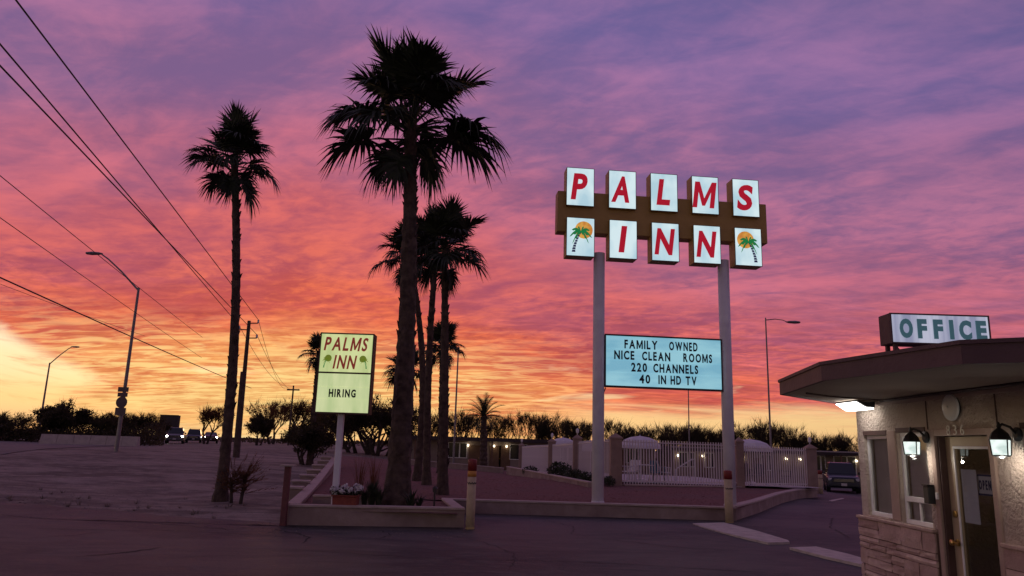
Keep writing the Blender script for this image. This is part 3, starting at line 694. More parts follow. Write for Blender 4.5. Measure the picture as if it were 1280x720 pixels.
# ------------------------------------------------------------------ palms
M['trunk'] = mat('palm_trunk', (0.045, 0.03, 0.024), (0.115, 0.08, 0.062), 5.0, 0.95, 1.0, 16)
M['frond'] = mat('palm_frond', (0.012, 0.02, 0.010), (0.03, 0.045, 0.02), 3.0, 0.6)
M['frond_dry'] = mat('dry_frond', (0.06, 0.04, 0.022), (0.10, 0.07, 0.04), 3.0, 0.8)
def fan_frond(pitch, pet, rad, seed, n=40, droop=0.35):
    """stalk, short midrib, and long narrow segments whose tips hang"""
    rr = random.Random(seed); b = MB(); th = pitch; p = Vector((0, 0, 0)); pts = [p.copy()]; N = 6
    bend = R(22) if R(10) < pitch < R(62) else R(12)
    for i in range(N):
        th -= bend / N * (0.4 + i / N) * math.cos(th)
        p = p + Vector((0, math.cos(th), math.sin(th))) * (pet / N); pts.append(p.copy())
    b.tube(pts, [lerp(.034, .014, i / N) for i in range(N + 1)], 4, cap=False)
    mid = [p.copy()]; mt = []; K = 8; cl = rad * .42
    for i in range(K):
        th -= R(26) / K * (1 if pitch < R(45) else .25); t = Vector((0, math.cos(th), math.sin(th))); mt.append(t); p = p + t * (cl / K); mid.append(p.copy())
    s = Vector((1, 0, 0))
    for side_ in (-1, 1):
        for k in range(n // 2):
            f = (k + rr.uniform(.1, .9)) / (n // 2); i = min(K - 1, int(f * K)); c0 = mid[i].lerp(mid[i + 1], f * K - i); t = mt[i]; nn = s.cross(t)
            ph = R(lerp(128, 5, f ** .8) + rr.uniform(-5, 5)); L = rad * lerp(.80, .66, f) * rr.uniform(.85, 1.12)
            d = (t * math.cos(ph) + s * side_ * math.sin(ph) + nn * (.38 * abs(math.sin(ph)) - .08 + rr.uniform(-.08, .08))).normalized()
            sd_ = (t * -math.sin(ph) + s * side_ * math.cos(ph) + nn * rr.uniform(-.5, .5)).normalized()
            w = rad * .034; g = droop * rr.uniform(.5, 1.5); q = []
            for fr_, wf in ((0.0, .9), (.45, 1.0), (.72, .5), (1.0, .04)):
                e = max(0, fr_ - .22); c = c0 + d * (L * fr_ * (1 - .25 * g * e)) + Vector((0, 0, -1)) * (g * rad * (1.25 * e * e))
                q += [c - sd_ * (w * wf), c + sd_ * (w * wf)]
            o = len(b.v); b.v += [tuple(v_) for v_ in q]
            for i in range(3): b.f.append((o + 2 * i, o + 2 * i + 1, o + 2 * i + 3, o + 2 * i + 2))
    me = b.mesh('frond'); me.materials.append(M['frond']); return me
PITCH_SET = [88, 72, 55, 38, 20, 3, -16, -38, -62]
FANS = {}
for pi_ in PITCH_SET:
    FANS[pi_] = [fan_frond(R(pi_), 0.92, 1.15, pi_ * 3 + j + 500, n=44, droop=.08 if pi_ > 60 else .16 if pi_ > 50 else .34 if pi_ > 30 else .5) for j in range(2)]
def palm(label, base, top, r0, r1, crown, fronds, seed, group='fan palms', bend=None, name='fan_palm', skirt=6, dense=1.0):
    rr = random.Random(seed); t = thing(name, label, 'palm tree', base, group)
    A, B = Vector(base), Vector(top); L = (B - A).length; n = max(10, int(L / 0.16)); pts = []; rad = []
    for i in range(n + 1):
        f = i / n; p = A.lerp(B, f)
        if bend: p += Vector(bend) * math.sin(PI * f)
        pts.append(p); flare = 0.38 * max(0, 1 - f / 0.09) ** 2
        rad.append(lerp(r0, r1, min(1, f * 1.15) ** .8) * (1 + flare) * (1 + (0.045 if i % 2 else -0.02)) * rr.uniform(.97, 1.03))
    rad[-1] = r1 * .6; pts[0] = pts[0] - Vector((0, 0, .15))
    b = MB(); b.tube(pts, rad, 12, jit=0.07, rnd=rr)
    b.build('trunk', M['trunk'], t, smooth=False)
    # leaf-base stubs that roughen the upper trunk
    bs_ = MB()
    for i in range(int(90 * dense)):
        f = 1 - rr.random() ** 1.6 * .9; a = rr.uniform(0, 2 * PI); p = A.lerp(B, f) + (Vector(bend) * math.sin(PI * f) if bend else Vector((0, 0, 0)))
        r_ = lerp(r0, r1, min(1, f * 1.15) ** .8); d = Vector((math.cos(a), math.sin(a), 0)); s_ = Vector((-d.y, d.x, 0))
        q = p + d * (r_ * .92); h_ = rr.uniform(.10, .22); w_ = rr.uniform(.03, .06)
        bs_.add([q - s_ * w_, q + s_ * w_, q + s_ * w_ * .5 + d * .055 + UP * h_, q - s_ * w_ * .5 + d * .055 + UP * h_, q + UP * h_ * .8], [(0, 1, 2, 3), (1, 4, 2), (0, 3, 4), (3, 2, 4)])
    tag(bs_.build('leaf_base', M['trunk'], t), kind='stuff')
    rel = B - A
    for i in range(fronds):
        f = (i + .5) / fronds; el = pw([(0, 92), (.06, 82), (.24, 70), (.46, 54), (.68, 36), (.86, 18), (1, 0)], f) + rr.uniform(-7, 7)
        pk = min(PITCH_SET, key=lambda p_: abs(p_ - el)); az_ = i * 2.39996 + rr.uniform(-.35, .35)
        s_ = crown / 2.0 * rr.uniform(.82, 1.12)
        o_ = inst('frond', FANS[pk][rr.randrange(2)], t, rel + Vector((0, 0, rr.uniform(-.25, .1) * crown / 2 - f * .3)), (rr.uniform(-.1, .1), rr.uniform(-.25, .25), az_), s_)
    for i in range(skirt):
        az_ = i * 2.4 + seed + rr.uniform(-.5, .5)
        inst('frond', FANS[(-38, -16, -62)[i % 3]][i % 2], t, rel + Vector((0, 0, -(.25 + .3 * rr.random()) * crown / 2)), (0, rr.uniform(-.3, .3), az_), crown / 2 * rr.uniform(.58, .85))
    return t
def ptop(px, py, Y): return tuple(at(px, py, Y))
BP = Vector((-2.55, 18.0, 0.33))
palm('tallest thick-trunked fan palm rising behind the flower box', tuple(BP), ptop(513, 148, 18.0), .30, .155, 2.5, 33, 11, bend=(.10, 0, 0), skirt=4, dense=2.5)
palm('lone slender fan palm standing left in the dirt lot', (-8.06, 21.76, lumpy(-8.06, 21.76) - .02), ptop(293, 200, 21.76), .165, .105, 1.66, 26, 23, bend=(.22, 0, 0), skirt=6)
palm('fan palm right of the tallest trunk, thickest of the rear three', (-1.86, 22.5, .33), ptop(556, 308, 22.5), .17, .095, 1.62, 26, 31, bend=(.03, 0, 0), skirt=6)
palm('fan palm leaning right between two rear trunks', (-2.80, 27.0, .33), ptop(546, 300, 27.0), .15, .10, 1.45, 20, 47, bend=(-.1, 0, 0), skirt=4)
palm('fan palm leaning left, its crown behind the tallest trunk', (-3.50, 30.0, .33), ptop(512, 320, 30.0), .16, .105, 1.65, 28, 53, bend=(.38, 0, 0), skirt=4)
palm('shorter fan palm whose crown shows low among the rear trunks', (-3.50, 40.0, .1), ptop(553, 432, 40.0), .15, .11, 1.55, 28, 61, skirt=5)
palm('short fan palm half hidden behind the tallest trunk', (-6.30, 45.0, .1), ptop(508, 462, 45.0), .15, .11, 1.6, 26, 67, skirt=8)
palm('fan palm peeking out behind the left edge of the small sign', (-10.35, 40.0, gz(-10.35, 40)), ptop(399, 441, 40.0), .17, .12, 1.15, 24, 71, skirt=5)

def feather(pitch, L, seed):
    rr = random.Random(seed); b = MB(); th = pitch; p = Vector((0, 0, 0)); N = 12; pts = [p.copy()]; ths = [th]
    for i in range(N):
        th -= R(55) / N * (i / N) * 1.6; p = p + Vector((0, math.cos(th), math.sin(th))) * (L / N); pts.append(p.copy()); ths.append(th)
    b.tube(pts, [lerp(.03, .006, i / N) for i in range(N + 1)], 4, cap=False)
    for i in range(1, N * 2 + 1):
        f = i / (N * 2); k = min(N - 1, int(f * N)); c = pts[k].lerp(pts[k + 1], f * N - k); t = Vector((0, math.cos(ths[k]), math.sin(ths[k])))
        for s in (-1, 1):
            l = .42 * math.sin(PI * (0.12 + .8 * f)) * rr.uniform(.8, 1.15); d = (Vector((s, 0, 0)) * .75 + t * .75 + Vector((0, 0, .25))).normalized()
            e = c + d * l; b.add([c - t * .018, c + t * .018, c.lerp(e, .6) + t * .014, e], [(0, 1, 2), (0, 2, 3)])
    me = b.mesh('frond'); me.materials.append(M['frond']); return me
FE = {p: feather(R(p), 1.55, p + 900) for p in (80, 60, 42, 25, 5, -25)}
fp = thing('feather_palm', 'small feather-leaved palm standing alone before the motel', 'palm tree', (-1.50, 50, 0.0))
tp = at(605, 520, 50); b = MB(); nn_ = 26; rr = random.Random(4)
b.tube([Vector((-1.5, 50, -.15)).lerp(tp, i / nn_) for i in range(nn_ + 1)], [lerp(.27, .19, i / nn_) * (1.12 if i % 2 else .95) for i in range(nn_ + 1)], 10, jit=.1, rnd=rr)
b.build('trunk', M['trunk'], fp)
for i in range(34):
    f = (i + .5) / 34; el = lerp(88, -28, f ** 1.15); pk = min(FE, key=lambda p_: abs(p_ - el))
    inst('frond', FE[pk], fp, tp - Vector((-1.5, 50, 0)), (0, rr.uniform(-.1, .1), i * 2.4), rr.uniform(.85, 1.1))

# ------------------------------------------------------------------ broadleaf trees and shrubs
M['bark'] = mat('bark', (0.035, 0.025, 0.02), (0.07, 0.05, 0.04), 6, 0.95, 0.6, 20)
M['leaf'] = mat('leaf', (0.018, 0.022, 0.010), (0.05, 0.052, 0.024), 1.2, 0.7)
M['leaf_dry'] = mat('dry_leaf', (0.06, 0.035, 0.018), (0.11, 0.06, 0.03), 1.2, 0.7)
def leaf_mat(name, c1, c2, tr, amt):
    m = mat(name, c1, c2, 1.2, 0.75); t = m.node_tree; k = NT(t); b = t.nodes['Principled BSDF']; o = t.nodes['Material Output']
    tl = k.n('ShaderNodeBsdfTranslucent'); tl.inputs[0].default_value = tuple(tr) + (1,); mx = k.n('ShaderNodeMixShader'); mx.inputs[0].default_value = amt
    t.links.new(b.outputs[0], mx.inputs[1]); t.links.new(tl.outputs[0], mx.inputs[2]); t.links.new(mx.outputs[0], o.inputs[0]); return m
M['leaf'] = leaf_mat('leaf', (0.022, 0.022, 0.012), (0.06, 0.05, 0.026), (.10, .075, .03), .35)
M['leaf_dry'] = leaf_mat('dry_leaf', (0.06, 0.035, 0.018), (0.12, 0.065, 0.03), (.20, .08, .03), .45)
M['shrub'] = mat('shrub_leaf', (0.02, 0.032, 0.014), (0.05, 0.065, 0.03), 4, 0.7)
def tree_mesh(seed, H, spread, up=.5, depth=4, leaf=.10, nleaf=5, kids=(3, 4), stems=2, first=.28, twig=2, flat=.0):
    """trunk+limbs mesh and crown mesh of a dry-country tree"""
    rr = random.Random(seed); lim = MB(); cr = MB()
    def leafq(c, s):
        a = Vector((rr.gauss(0, 1), rr.gauss(0, 1), rr.gauss(0, 1))).normalized(); c2 = a.cross(Vector((rr.gauss(0, 1), rr.gauss(0, 1), rr.gauss(0, 1)))).normalized()
        cr.add([c - a * s, c + c2 * s * .45, c + a * s, c - c2 * s * .45], [(0, 1, 2, 3)])
    def grow(p, d, L, r, lev):
        n = 3; pts = [p]; rad = [r]
        for i in range(n):
            d = (d + Vector((rr.gauss(0, .16), rr.gauss(0, .16), rr.gauss(0, .10) + up * .12))).normalized()
            p = p + d * (L / n); pts.append(p); rad.append(lerp(r, r * .5, (i + 1) / n))
        (lim if lev < 2 else cr).tube(pts, rad, 6 if lev < 2 else 3, cap=False)
        if lev >= depth:
            for i in range(nleaf):
                f = rr.random(); k = min(n - 1, int(f * n)); c = pts[k].lerp(pts[k + 1], f * n - k)
                leafq(c + Vector((rr.gauss(0, .12), rr.gauss(0, .12), rr.gauss(0, .10))), leaf * rr.uniform(.6, 1.5))
            for i in range(twig):
                e = d + Vector((rr.gauss(0, .5), rr.gauss(0, .5), rr.gauss(.35, .45))); e.normalize(); q = pts[-1 - rr.randrange(2)]
                s = e.cross(Vector((rr.random(), rr.random(), rr.random()))).normalized() * .016; l = rr.uniform(.5, 1.2) * L * (1.9 if rr.random() < .12 else 1)
                cr.add([q - s, q + s, q + e * l], [(0, 1, 2)])
            return
        for i in range(rr.randint(*kids)):
            a = rr.uniform(0, 2 * PI); side = Vector((math.cos(a), math.sin(a), rr.uniform(-.1, .5) - flat))
            nd = (d * rr.uniform(.55, 1.0) + side * spread * rr.uniform(.5, 1.0)).normalized()
            grow(pts[-1 if i < 2 else rr.randrange(1, n + 1)], nd, L * rr.uniform(.62, .85), r * .55, lev + 1)
    for s_ in range(stems):
        a = 2 * PI * s_ / stems + rr.uniform(-.5, .5); k = .35 if stems > 1 else .08
        grow(Vector((math.cos(a) * .08 * stems, math.sin(a) * .08 * stems, -.1)), Vector((math.cos(a) * k, math.sin(a) * k, 1)).normalized(), H * first, H * .028, 0)
    # scale to height
    zm = max(v_[2] for v_ in cr.v); k = H / zm
    for mb_ in (lim, cr): mb_.v = [(a * k, c * k, d * k) for a, c, d in mb_.v]
    return lim.mesh('trunk'), cr.mesh('crown')
TM = {}
def tree_kind(key, lm, *a, **kw):
    l, c = tree_mesh(*a, **kw); l.materials.append(M['bark']); c.materials.append(M[lm]); TM[key] = (l, c)
for i in range(4): tree_kind('row%d' % i, 'leaf', 100 + i, 5.0, .58, up=1.1, depth=4, leaf=.055, nleaf=3, kids=(2, 4), stems=5, first=.36, twig=9)
for i in range(3): tree_kind('dense%d' % i, 'leaf', 200 + i, 4.2, .85, up=.55, depth=4, leaf=.07, nleaf=7, kids=(2, 4), stems=7, first=.29, twig=9)
tree_kind('mesq', 'leaf', 303, 3.6, 1.0, up=.25, depth=4, leaf=.075, nleaf=22, kids=(3, 5), stems=3, first=.3, twig=3)
for i in range(2): tree_kind('bare%d' % i, 'leaf_dry', 320 + i, 5.0, .8, up=.6, depth=4, leaf=.07, nleaf=4, kids=(3, 4), stems=2, twig=6)
TREE_N = [0]
def tree(kind, name, label, loc, h, group, rz=None, sx=1.0):
    lm_, cm_ = TM[kind]; t = thing(name, label, 'tree', loc, group); TREE_N[0] += 1
    hh = max(v_.co.z for v_ in cm_.vertices) if 'h_' + kind not in TM else TM['h_' + kind]; TM['h_' + kind] = hh
    k = h / hh; rz = TREE_N[0] * 1.7 if rz is None else rz
    for nm, me in (('trunk', lm_), ('crown', cm_)): inst(nm, me, t, (0, 0, 0), (0, 0, rz), (k * sx, k * sx, k))
    return t
def gtree(kind, name, label, px, ytop, Y, group, sx=1.0, rz=None):
    p = at(px, ytop, Y); g = gz(p.x, Y)
    return tree(kind, name, label, (p.x, Y, g - .05), (p.z - g) * 1.15, group, rz, sx)
G1 = 'twiggy trees behind the motel'
rowspec = [(455, 505, 74, 'dense1', 'dark bushy tree low behind the gap right of the small sign', 1.5), (478, 492, 70, 'dense0', 'dark bushy tree showing left of the tallest palm trunk', 1.2), (538, 512, 82, 'row1', 'twiggy tree glimpsed between the rear palm trunks', 1.1),
           (582, 511, 80, 'row0', 'twiggy tree between the rear palms and the feather palm', 1.1), (628, 516, 84, 'row2', 'twiggy tree directly right of the feather palm crown', 1.1), (655, 513, 82, 'row3', 'tall twiggy tree over the gap between motel lamps and fence', 1.0),
           (682, 517, 86, 'row1', 'twiggy tree above the far pool fence pillars', 1.1), (706, 522, 82, 'row0', 'twiggy tree above the farthest pool parasol', 1.2), (730, 524, 84, 'row2', 'twiggy tree just left of the left sign post', 1.1),
           (762, 522, 80, 'row3', 'twiggy tree just right of the left sign post', 1.0), (790, 532, 86, 'row0', 'low twiggy tree above the middle parasol', 1.2), (818, 531, 82, 'row1', 'low twiggy tree right of the middle parasol', 1.2),
           (846, 529, 84, 'row2', 'twiggy tree left of the thin flagpole', 1.2), (874, 528, 80, 'row3', 'twiggy tree right of the thin flagpole', 1.1), (890, 534, 86, 'dense2', 'dark low tree just left of the right sign post', 1.0), (926, 528, 82, 'row0', 'twiggy tree just right of the right sign post', 1.1),
           (950, 526, 80, 'row1', 'twiggy tree behind the tall slim lamp post', 1.1), (978, 530, 82, 'row2', 'twiggy tree below the arm of the slim lamp post', 1.1), (1008, 540, 84, 'dense0', 'round dark tree behind the right end of the motel roof', .9),
           (1036, 542, 82, 'row3', 'low twiggy tree above the parked car', 1.2), (1062, 538, 80, 'row0', 'twiggy tree touching the office corner', 1.1)]
for px, yt, Y, kd, lab, sx in rowspec: gtree(kd, 'desert_tree', lab, px, yt, Y, G1, sx)
gtree('mesq', 'mesquite_tree', 'dark mesquite with forked trunks left of the small sign post', 386, 521, 40, None, 1.05, rz=.6)
G2 = 'dark trees along the far road'
for px, yt, Y, kd, lab, sx in [(6, 514, 66, 'dense0', 'dark tree cut by the left edge of the picture', 1.5), (34, 533, 68, 'dense2', 'low dark shrub tree left of the far street lamp', 2.2), (84, 500, 66, 'mesq', 'tallest dark tree between the two street lamps', 1.1), (112, 514, 68, 'dense1', 'dark tree on the right flank of the tallest roadside tree', 1.2),
                                (138, 517, 66, 'dense0', 'dark tree directly behind the route sign pole', 1.2), (168, 513, 70, 'dense2', 'dark tree right of the route sign pole', 1.2), (190, 520, 74, 'dense1', 'dark tree next to the dark billboard', 1.1),
                                (262, 505, 92, 'bare0', 'thin leafless tree left of the lone palm trunk', 1.0), (326, 514, 95, 'mesq', 'ragged dark tree right of the leaning utility pole', .8), (345, 498, 120, 'bare1', 'reddish bare tree in the afterglow near the far pole', 1.0), (372, 496, 118, 'bare0', 'reddish bare tree behind the forked mesquite', 1.1), (402, 506, 112, 'bare1', 'bare tree hidden partly by the small sign', 1.0),
                                (432, 520, 90, 'dense2', 'dark tree under the right corner of the small sign', 1.1)]:
    gtree(kd, 'roadside_tree', lab, px, yt, Y, G2, sx)
# far-off wood that closes the horizon: one mass
rr = random.Random(77); b = MB()
for i in range(14000):
    az_ = rr.uniform(-42, 42); d = rr.uniform(135, 175); x = math.tan(R(az_)) * d
    top = .7 + 1.0 * noise.noise((az_ * .35, 0, 0)) + .8 * noise.noise((az_ * 1.3, 3, 0)) + .5 * noise.noise((az_ * 4, 9, 0))
    z = gz(x, d) + max(.4, top) * (1 - rr.random() ** 1.5) ; s = rr.uniform(.12, .32)
    a = Vector((rr.gauss(0, 1), rr.gauss(0, 1), rr.gauss(0, 1))).normalized(); c = a.cross(Vector((rr.gauss(0, 1), rr.gauss(0, 1), rr.gauss(0, 1)))).normalized(); p = Vector((x, d, z))
    b.add([p - a * s, p + c * s * .7, p + a * s, p - c * s * .7], [(0, 1, 2, 3)])
tag(b.build('distant_wood', M['leaf']), 'low dark line of far-off trees along the horizon', 'trees', kind='stuff')

b = MB(); rr = random.Random(78)     # low scrub massed along the far side of the road
for i in range(15000):
    px_ = rr.uniform(-60, 205); d = rr.uniform(63, 74); x = at(px_, 550, d).x
    top = 1.35 + .9 * noise.noise((x * .28, 0, 0)) + .5 * noise.noise((x * .9, 3, 0)) + .3 * noise.noise((x * 2.5, 9, 0))
    z = gz(x, d) + max(.3, top) * (1 - rr.random() ** 1.3); s = rr.uniform(.05, .13)
    a = Vector((rr.gauss(0, 1), rr.gauss(0, 1), rr.gauss(0, 1))).normalized(); c = a.cross(Vector((rr.gauss(0, 1), rr.gauss(0, 1), rr.gauss(0, 1)))).normalized(); p = Vector((x, d, z))
    b.add([p - a * s, p + c * s * .6, p + a * s, p - c * s * .6], [(0, 1, 2, 3)])
tag(b.build('roadside_scrub', M['leaf']), 'low dark scrub massed behind the concrete barrier', 'scrub', kind='stuff')

# small planting
def tuft(n, h, w, lean, seed, m):
    rr = random.Random(seed); b = MB()
    for i in range(n):
        a = rr.uniform(0, 2 * PI); d = Vector((math.cos(a), math.sin(a), 0)); l = h * rr.uniform(.6, 1.1); le = lean * rr.uniform(.2, 1.1); s = Vector((-d.y, d.x, 0)) * w * rr.uniform(.6, 1.2)
        p0 = d * rr.uniform(0, .06); p1 = p0 + d * le * l * .35 + UP * l * .6; p2 = p0 + d * le * l + UP * l * rr.uniform(.75, 1.0)
        b.add([p0 - s, p0 + s, p1 + s * .8, p1 - s * .8, p2], [(0, 1, 2, 3), (3, 2, 4)])
    me = b.mesh('blades'); me.materials.append(m); return me
def shrub_mesh(n, rx, rz_, leaf, seed, m):
    rr = random.Random(seed); b = MB()
    for i in range(n):
        v = Vector((rr.gauss(0, 1), rr.gauss(0, 1), rr.gauss(0, 1))).normalized() * rr.random() ** .4; p = Vector((v.x * rx, v.y * rx, rz_ * .5 + v.z * rz_ * .5))
        a = Vector((rr.gauss(0, 1), rr.gauss(0, 1), rr.gauss(0, 1))).normalized(); c = a.cross(Vector((rr.gauss(0, 1), rr.gauss(0, 1), rr.gauss(0, 1)))).normalized(); s = leaf * rr.uniform(.6, 1.3)
        b.add([p - a * s, p + c * s * .5, p + a * s, p - c * s * .5], [(0, 1, 2, 3)])
    me = b.mesh('foliage'); me.materials.append(m); return me
T1 = [tuft(260, .75, .014, .45, 40 + i, M['shrub']) for i in range(3)]
T2 = tuft(34, .55, .03, .9, 50, M['shrub'])
def plant(name, label, loc, me, sc, rz=0, group=None, cat='plant'):
    t = thing(name, label, cat, loc, group); inst('blades' if 'grass' in name or 'agave' in name else 'foliage', me, t, (0, 0, 0), (0, 0, rz), sc); return t
for i, (px, Y, sc, lab) in enumerate([(455, 17.35, .62, 'dark grass clump touching the flower box'), (464, 17.6, .85, 'tallest dark grass clump between flower box and palm'), (473, 17.3, .66, 'dark grass clump at the left foot of the tallest palm')]):
    p = at(px, 630, Y); plant('grass_clump', lab, (p.x, Y, .32), T1[i], sc, i * 2.0, 'planter plants')
for i, (px, Y, sc, lab) in enumerate([(514, 17.5, .85, 'spiky plant at the right foot of the tallest palm'), (524, 17.7, .62, 'small spiky plant right of the tallest palm')]):
    p = at(px, 630, Y); plant('agave', lab, (p.x, Y, .32), T2, sc, i * 1.1, 'planter plants')
SH = [shrub_mesh(700, .6, .8, .07, 60 + i, M['shrub']) for i in range(3)]
for i, (px, py, Y, sc, lab) in enumerate([(663, 590, 42, .8, 'shrub under the far pillar of the pool fence'), (700, 594, 36.5, 1.1, 'largest shrub below the pool side fence'), (717, 600, 34, .75, 'middle shrub below the pool side fence'), (732, 604, 31.5, .7, 'shrub hidden partly by the left sign post'), (760, 612, 30.2, .55, 'small shrub at the near pool fence pillar')]):
    p = at(px, py, Y); plant('shrub', lab, (p.x, Y, bedz(p.x, Y) - .03), SH[i % 3], sc, i * 1.3, 'shrubs along the pool fence')
# dry palm sucker beside the left palm
bt = thing('dry_bush', 'ragged dry bush with two stems beside the lone palm', 'bush', (-7.45, 21.3, lumpy(-7.45, 21.3) - .02))
rr = random.Random(9); st = MB(); fo = MB()
for s_ in (-1, 1):
    st.tube([(-7.45 + s_ * .12, 21.3, -.1), (-7.45 + s_ * .16, 21.3, .35), (-7.45 + s_ * .22, 21.3, .7)], [.05, .045, .03], 7)
for i in range(90):
    a = rr.uniform(0, 2 * PI); e = rr.uniform(.25, 1.35); d = Vector((math.cos(a) * math.cos(e) + .18, math.sin(a) * math.cos(e) * .7, math.sin(e))); c = Vector((-7.45 + rr.choice((-.16, .18)), 21.3, rr.uniform(.25, .75))); L = rr.uniform(.35, .85)
    for j in range(16):
        f = j / 16; q = c + d * L * f + Vector((0, 0, -.12 * f * f)); w = Vector((rr.gauss(0, 1), rr.gauss(0, 1), rr.gauss(0, .6))).normalized(); l = rr.uniform(.07, .17)
        s = w.cross(d).normalized() * .011; fo.add([q - s, q + s, q + (w + d).normalized() * l], [(0, 1, 2)])
    fo.tube([c, c + d * L], [.008, .002], 3, cap=False)
st.build('stem', M['bark'], bt); fo.build('foliage', M['leaf_dry'], bt)
# dry wisps at the back of the planter
T3 = tuft(60, 1.3, .006, .28, 70, M['leaf_dry'])
for i, (px, Y, lab) in enumerate([(448, 18.6, 'thin dry stalks behind the grass clumps'), (466, 19.2, 'thin dry stalks just left of the tallest palm')]):
    p = at(px, 620, Y); plant('dry_grass', lab, (p.x, Y, .32), T3, 1.0, i, 'planter plants')

# flower box
M['terra'] = mat('terracotta', (0.20, 0.045, 0.03), (0.27, 0.065, 0.04), 9, 0.8, 0.3, 40)
M['petal'] = mat('white_petal', (0.62, 0.60, 0.62), (0.78, 0.76, 0.76), 20, 0.6)
fb = thing('flower_box', 'terracotta box of white flowers on the planter wall', 'flower box', (-3.5, 16.82, .33))
b = MB(); x0, x1, y0, y1 = -3.76, -3.22, 16.66, 16.98
b.prism([Vector((x0 + .02, y0, .33)), Vector((x1 - .02, y0, .33)), Vector((x1, y0, .60)), Vector((x0, y0, .60))], (0, y1 - y0, 0)); b.build('box', M['terra'], fb, bevel=.01)
b = MB(); b.box(x0 - .02, x1 + .02, y0 - .02, y1 + .02, .60, .635); b.build('rim', M['terra'], fb, bevel=.008)
b = MB(); rr = random.Random(5)
for i in range(420):
    p = Vector((rr.uniform(x0 - .05, x1 + .05), rr.uniform(y0 - .05, y1 + .05), .64 + abs(rr.gauss(0, .07)))); a = Vector((rr.gauss(0, 1), rr.gauss(0, 1), rr.gauss(0, 1))).normalized(); c = a.cross(Vector((.3, .5, .8))).normalized()
    b.add([p - a * .03, p + c * .018, p + a * .03, p - c * .018], [(0, 1, 2, 3)])
b.build('foliage', M['shrub'], fb)
fl = MB()
for i in range(30):
    v = Vector((rr.gauss(0, 1), rr.gauss(0, 1), rr.gauss(0, 1))).normalized() * .055; a = v.cross(Vector((rr.random(), 1, rr.random()))).normalized() * .024; c = v.cross(a).normalized() * .024
    fl.add([v - a, v - c, v + a, v + c], [(0, 1, 2, 3)])
flm = fl.mesh('flower_head'); flm.materials.append(M['petal'])
for i in range(20):
    inst('flower_head', flm, fb, Vector((lerp(x0 - .08, x1 + .06, (i % 10 + rr.random()) / 10), rr.uniform(y0 - .06, y1), .68 + rr.uniform(0, .16))) - Vector((-3.5, 16.82, .33)), (0, 0, rr.random() * 6), rr.uniform(.8, 1.25))
# short path light / tap standpipe in the planter
pl = thing('path_light', 'short dark garden light stake near the right end of the planter', 'garden light', tuple(Vector((-1.62, 17.5, .32))))
b = MB(); b.tube([(-1.62, 17.5, .25), (-1.62, 17.5, .72)], .022, 8); b.build('stake', M['steel_dark'], pl)
b = MB(); b.lathe((-1.62, 17.5, .70), [(.05, 0), (.05, .08), (.075, .09), (.02, .14)], 10); b.build('lamp_head', M['steel_dark'], pl)

# ------------------------------------------------------------------ the office
M['stucco'] = mat('stucco', (0.56, 0.45, 0.39), (0.64, 0.53, 0.46), 2.0, 0.92, 1.0, 26, c3=(0.49, 0.39, 0.33), s3=1.1, coords='World')
M['stone'] = mat('sandstone', (0.52, 0.38, 0.33), (0.66, 0.51, 0.45), 3.5, 0.92, 0.9, 22, c3=(0.44, 0.31, 0.27), s3=1.3, coords='World')
_t = M['stone'].node_tree; _k = NT(_t); _b = _t.nodes['Principled BSDF']; _c = _b.inputs['Base Color'].links[0].from_socket
_r = _k.n('ShaderNodeObjectInfo').outputs['Random']; _g = _k.lin(_r, 0, 1, .70, 1.12); _h = _k.lin(_r, 0, 1, .64, 1.10)     # every stone has its own tint
_t.links.new(_k.mix(1.0, _c, _k.vec(_g, _h, _h), 'MULTIPLY'), _b.inputs['Base Color'])
M['stucco'].node_tree.nodes['Bump'].inputs['Distance'].default_value = .05
M['mortar'] = mat('mortar', (0.13, 0.085, 0.07), (0.18, 0.12, 0.10), 8, 0.95, 0.5, 40, coords='World')
M['trim'] = mat('wood_trim', (0.38, 0.27, 0.225), (0.45, 0.33, 0.28), 3, 0.75, 0.25, 30, coords='World')
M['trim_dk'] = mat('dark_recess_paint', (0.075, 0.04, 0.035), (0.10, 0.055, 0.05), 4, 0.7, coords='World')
M['soffit'] = mat('soffit_paint', (0.36, 0.275, 0.22), (0.42, 0.325, 0.26), 1.3, 0.8, 0.3, 14, coords='World')
M['fascia'] = mat('fascia_paint', (0.085, 0.045, 0.05), (0.12, 0.066, 0.07), 2.0, 0.65, 0.3, 18, coords='World')
M['white_frame'] = mat('white_frame', (0.78, 0.77, 0.77), (0.85, 0.84, 0.84), 6, 0.45)
M['door'] = mat('door_paint', (0.44, 0.34, 0.22), (0.50, 0.39, 0.26), 3, 0.5, 0.1, 30)
M['brass'] = mat('brass', (0.55, 0.38, 0.16), rough=0.3, metal=1.0)
M['black'] = mat('black_iron', (0.012, 0.012, 0.014), (0.02, 0.02, 0.022), 10, 0.45)
M['grey_lamp'] = mat('grey_disc', (0.68, 0.68, 0.70), (0.76, 0.76, 0.78), 5, 0.35)
M['blind'] = mat('blind', (0.62, 0.56, 0.50), (0.70, 0.64, 0.58), 4, 0.8)
M['inner'] = mat('inner_wall', (0.45, 0.30, 0.10), (0.52, 0.36, 0.13), 1, 0.85)
M['inner_floor'] = mat('inner_floor', (0.05, 0.035, 0.03), (0.08, 0.055, 0.045), 2, 0.6)
M['paper'] = mat('paper', (0.62, 0.64, 0.66), (0.70, 0.72, 0.74), 5, 0.8)
M['blue_ink'] = mat('blue_ink', (0.015, 0.03, 0.10), rough=0.6)
M['glass'] = glass_mat('window_glass', (0.80, 0.82, 0.84))
M['glow_white'] = emit('lamp_glow', (0.86, 0.97, 0.92), 1.15, (0.5, 0.62, 0.58), 14)
M['glow_tube'] = emit('tube_glow', (1.0, 0.96, 0.88), 8.0)
M['number'] = mat('house_number', (0.75, 0.72, 0.66), rough=0.4)

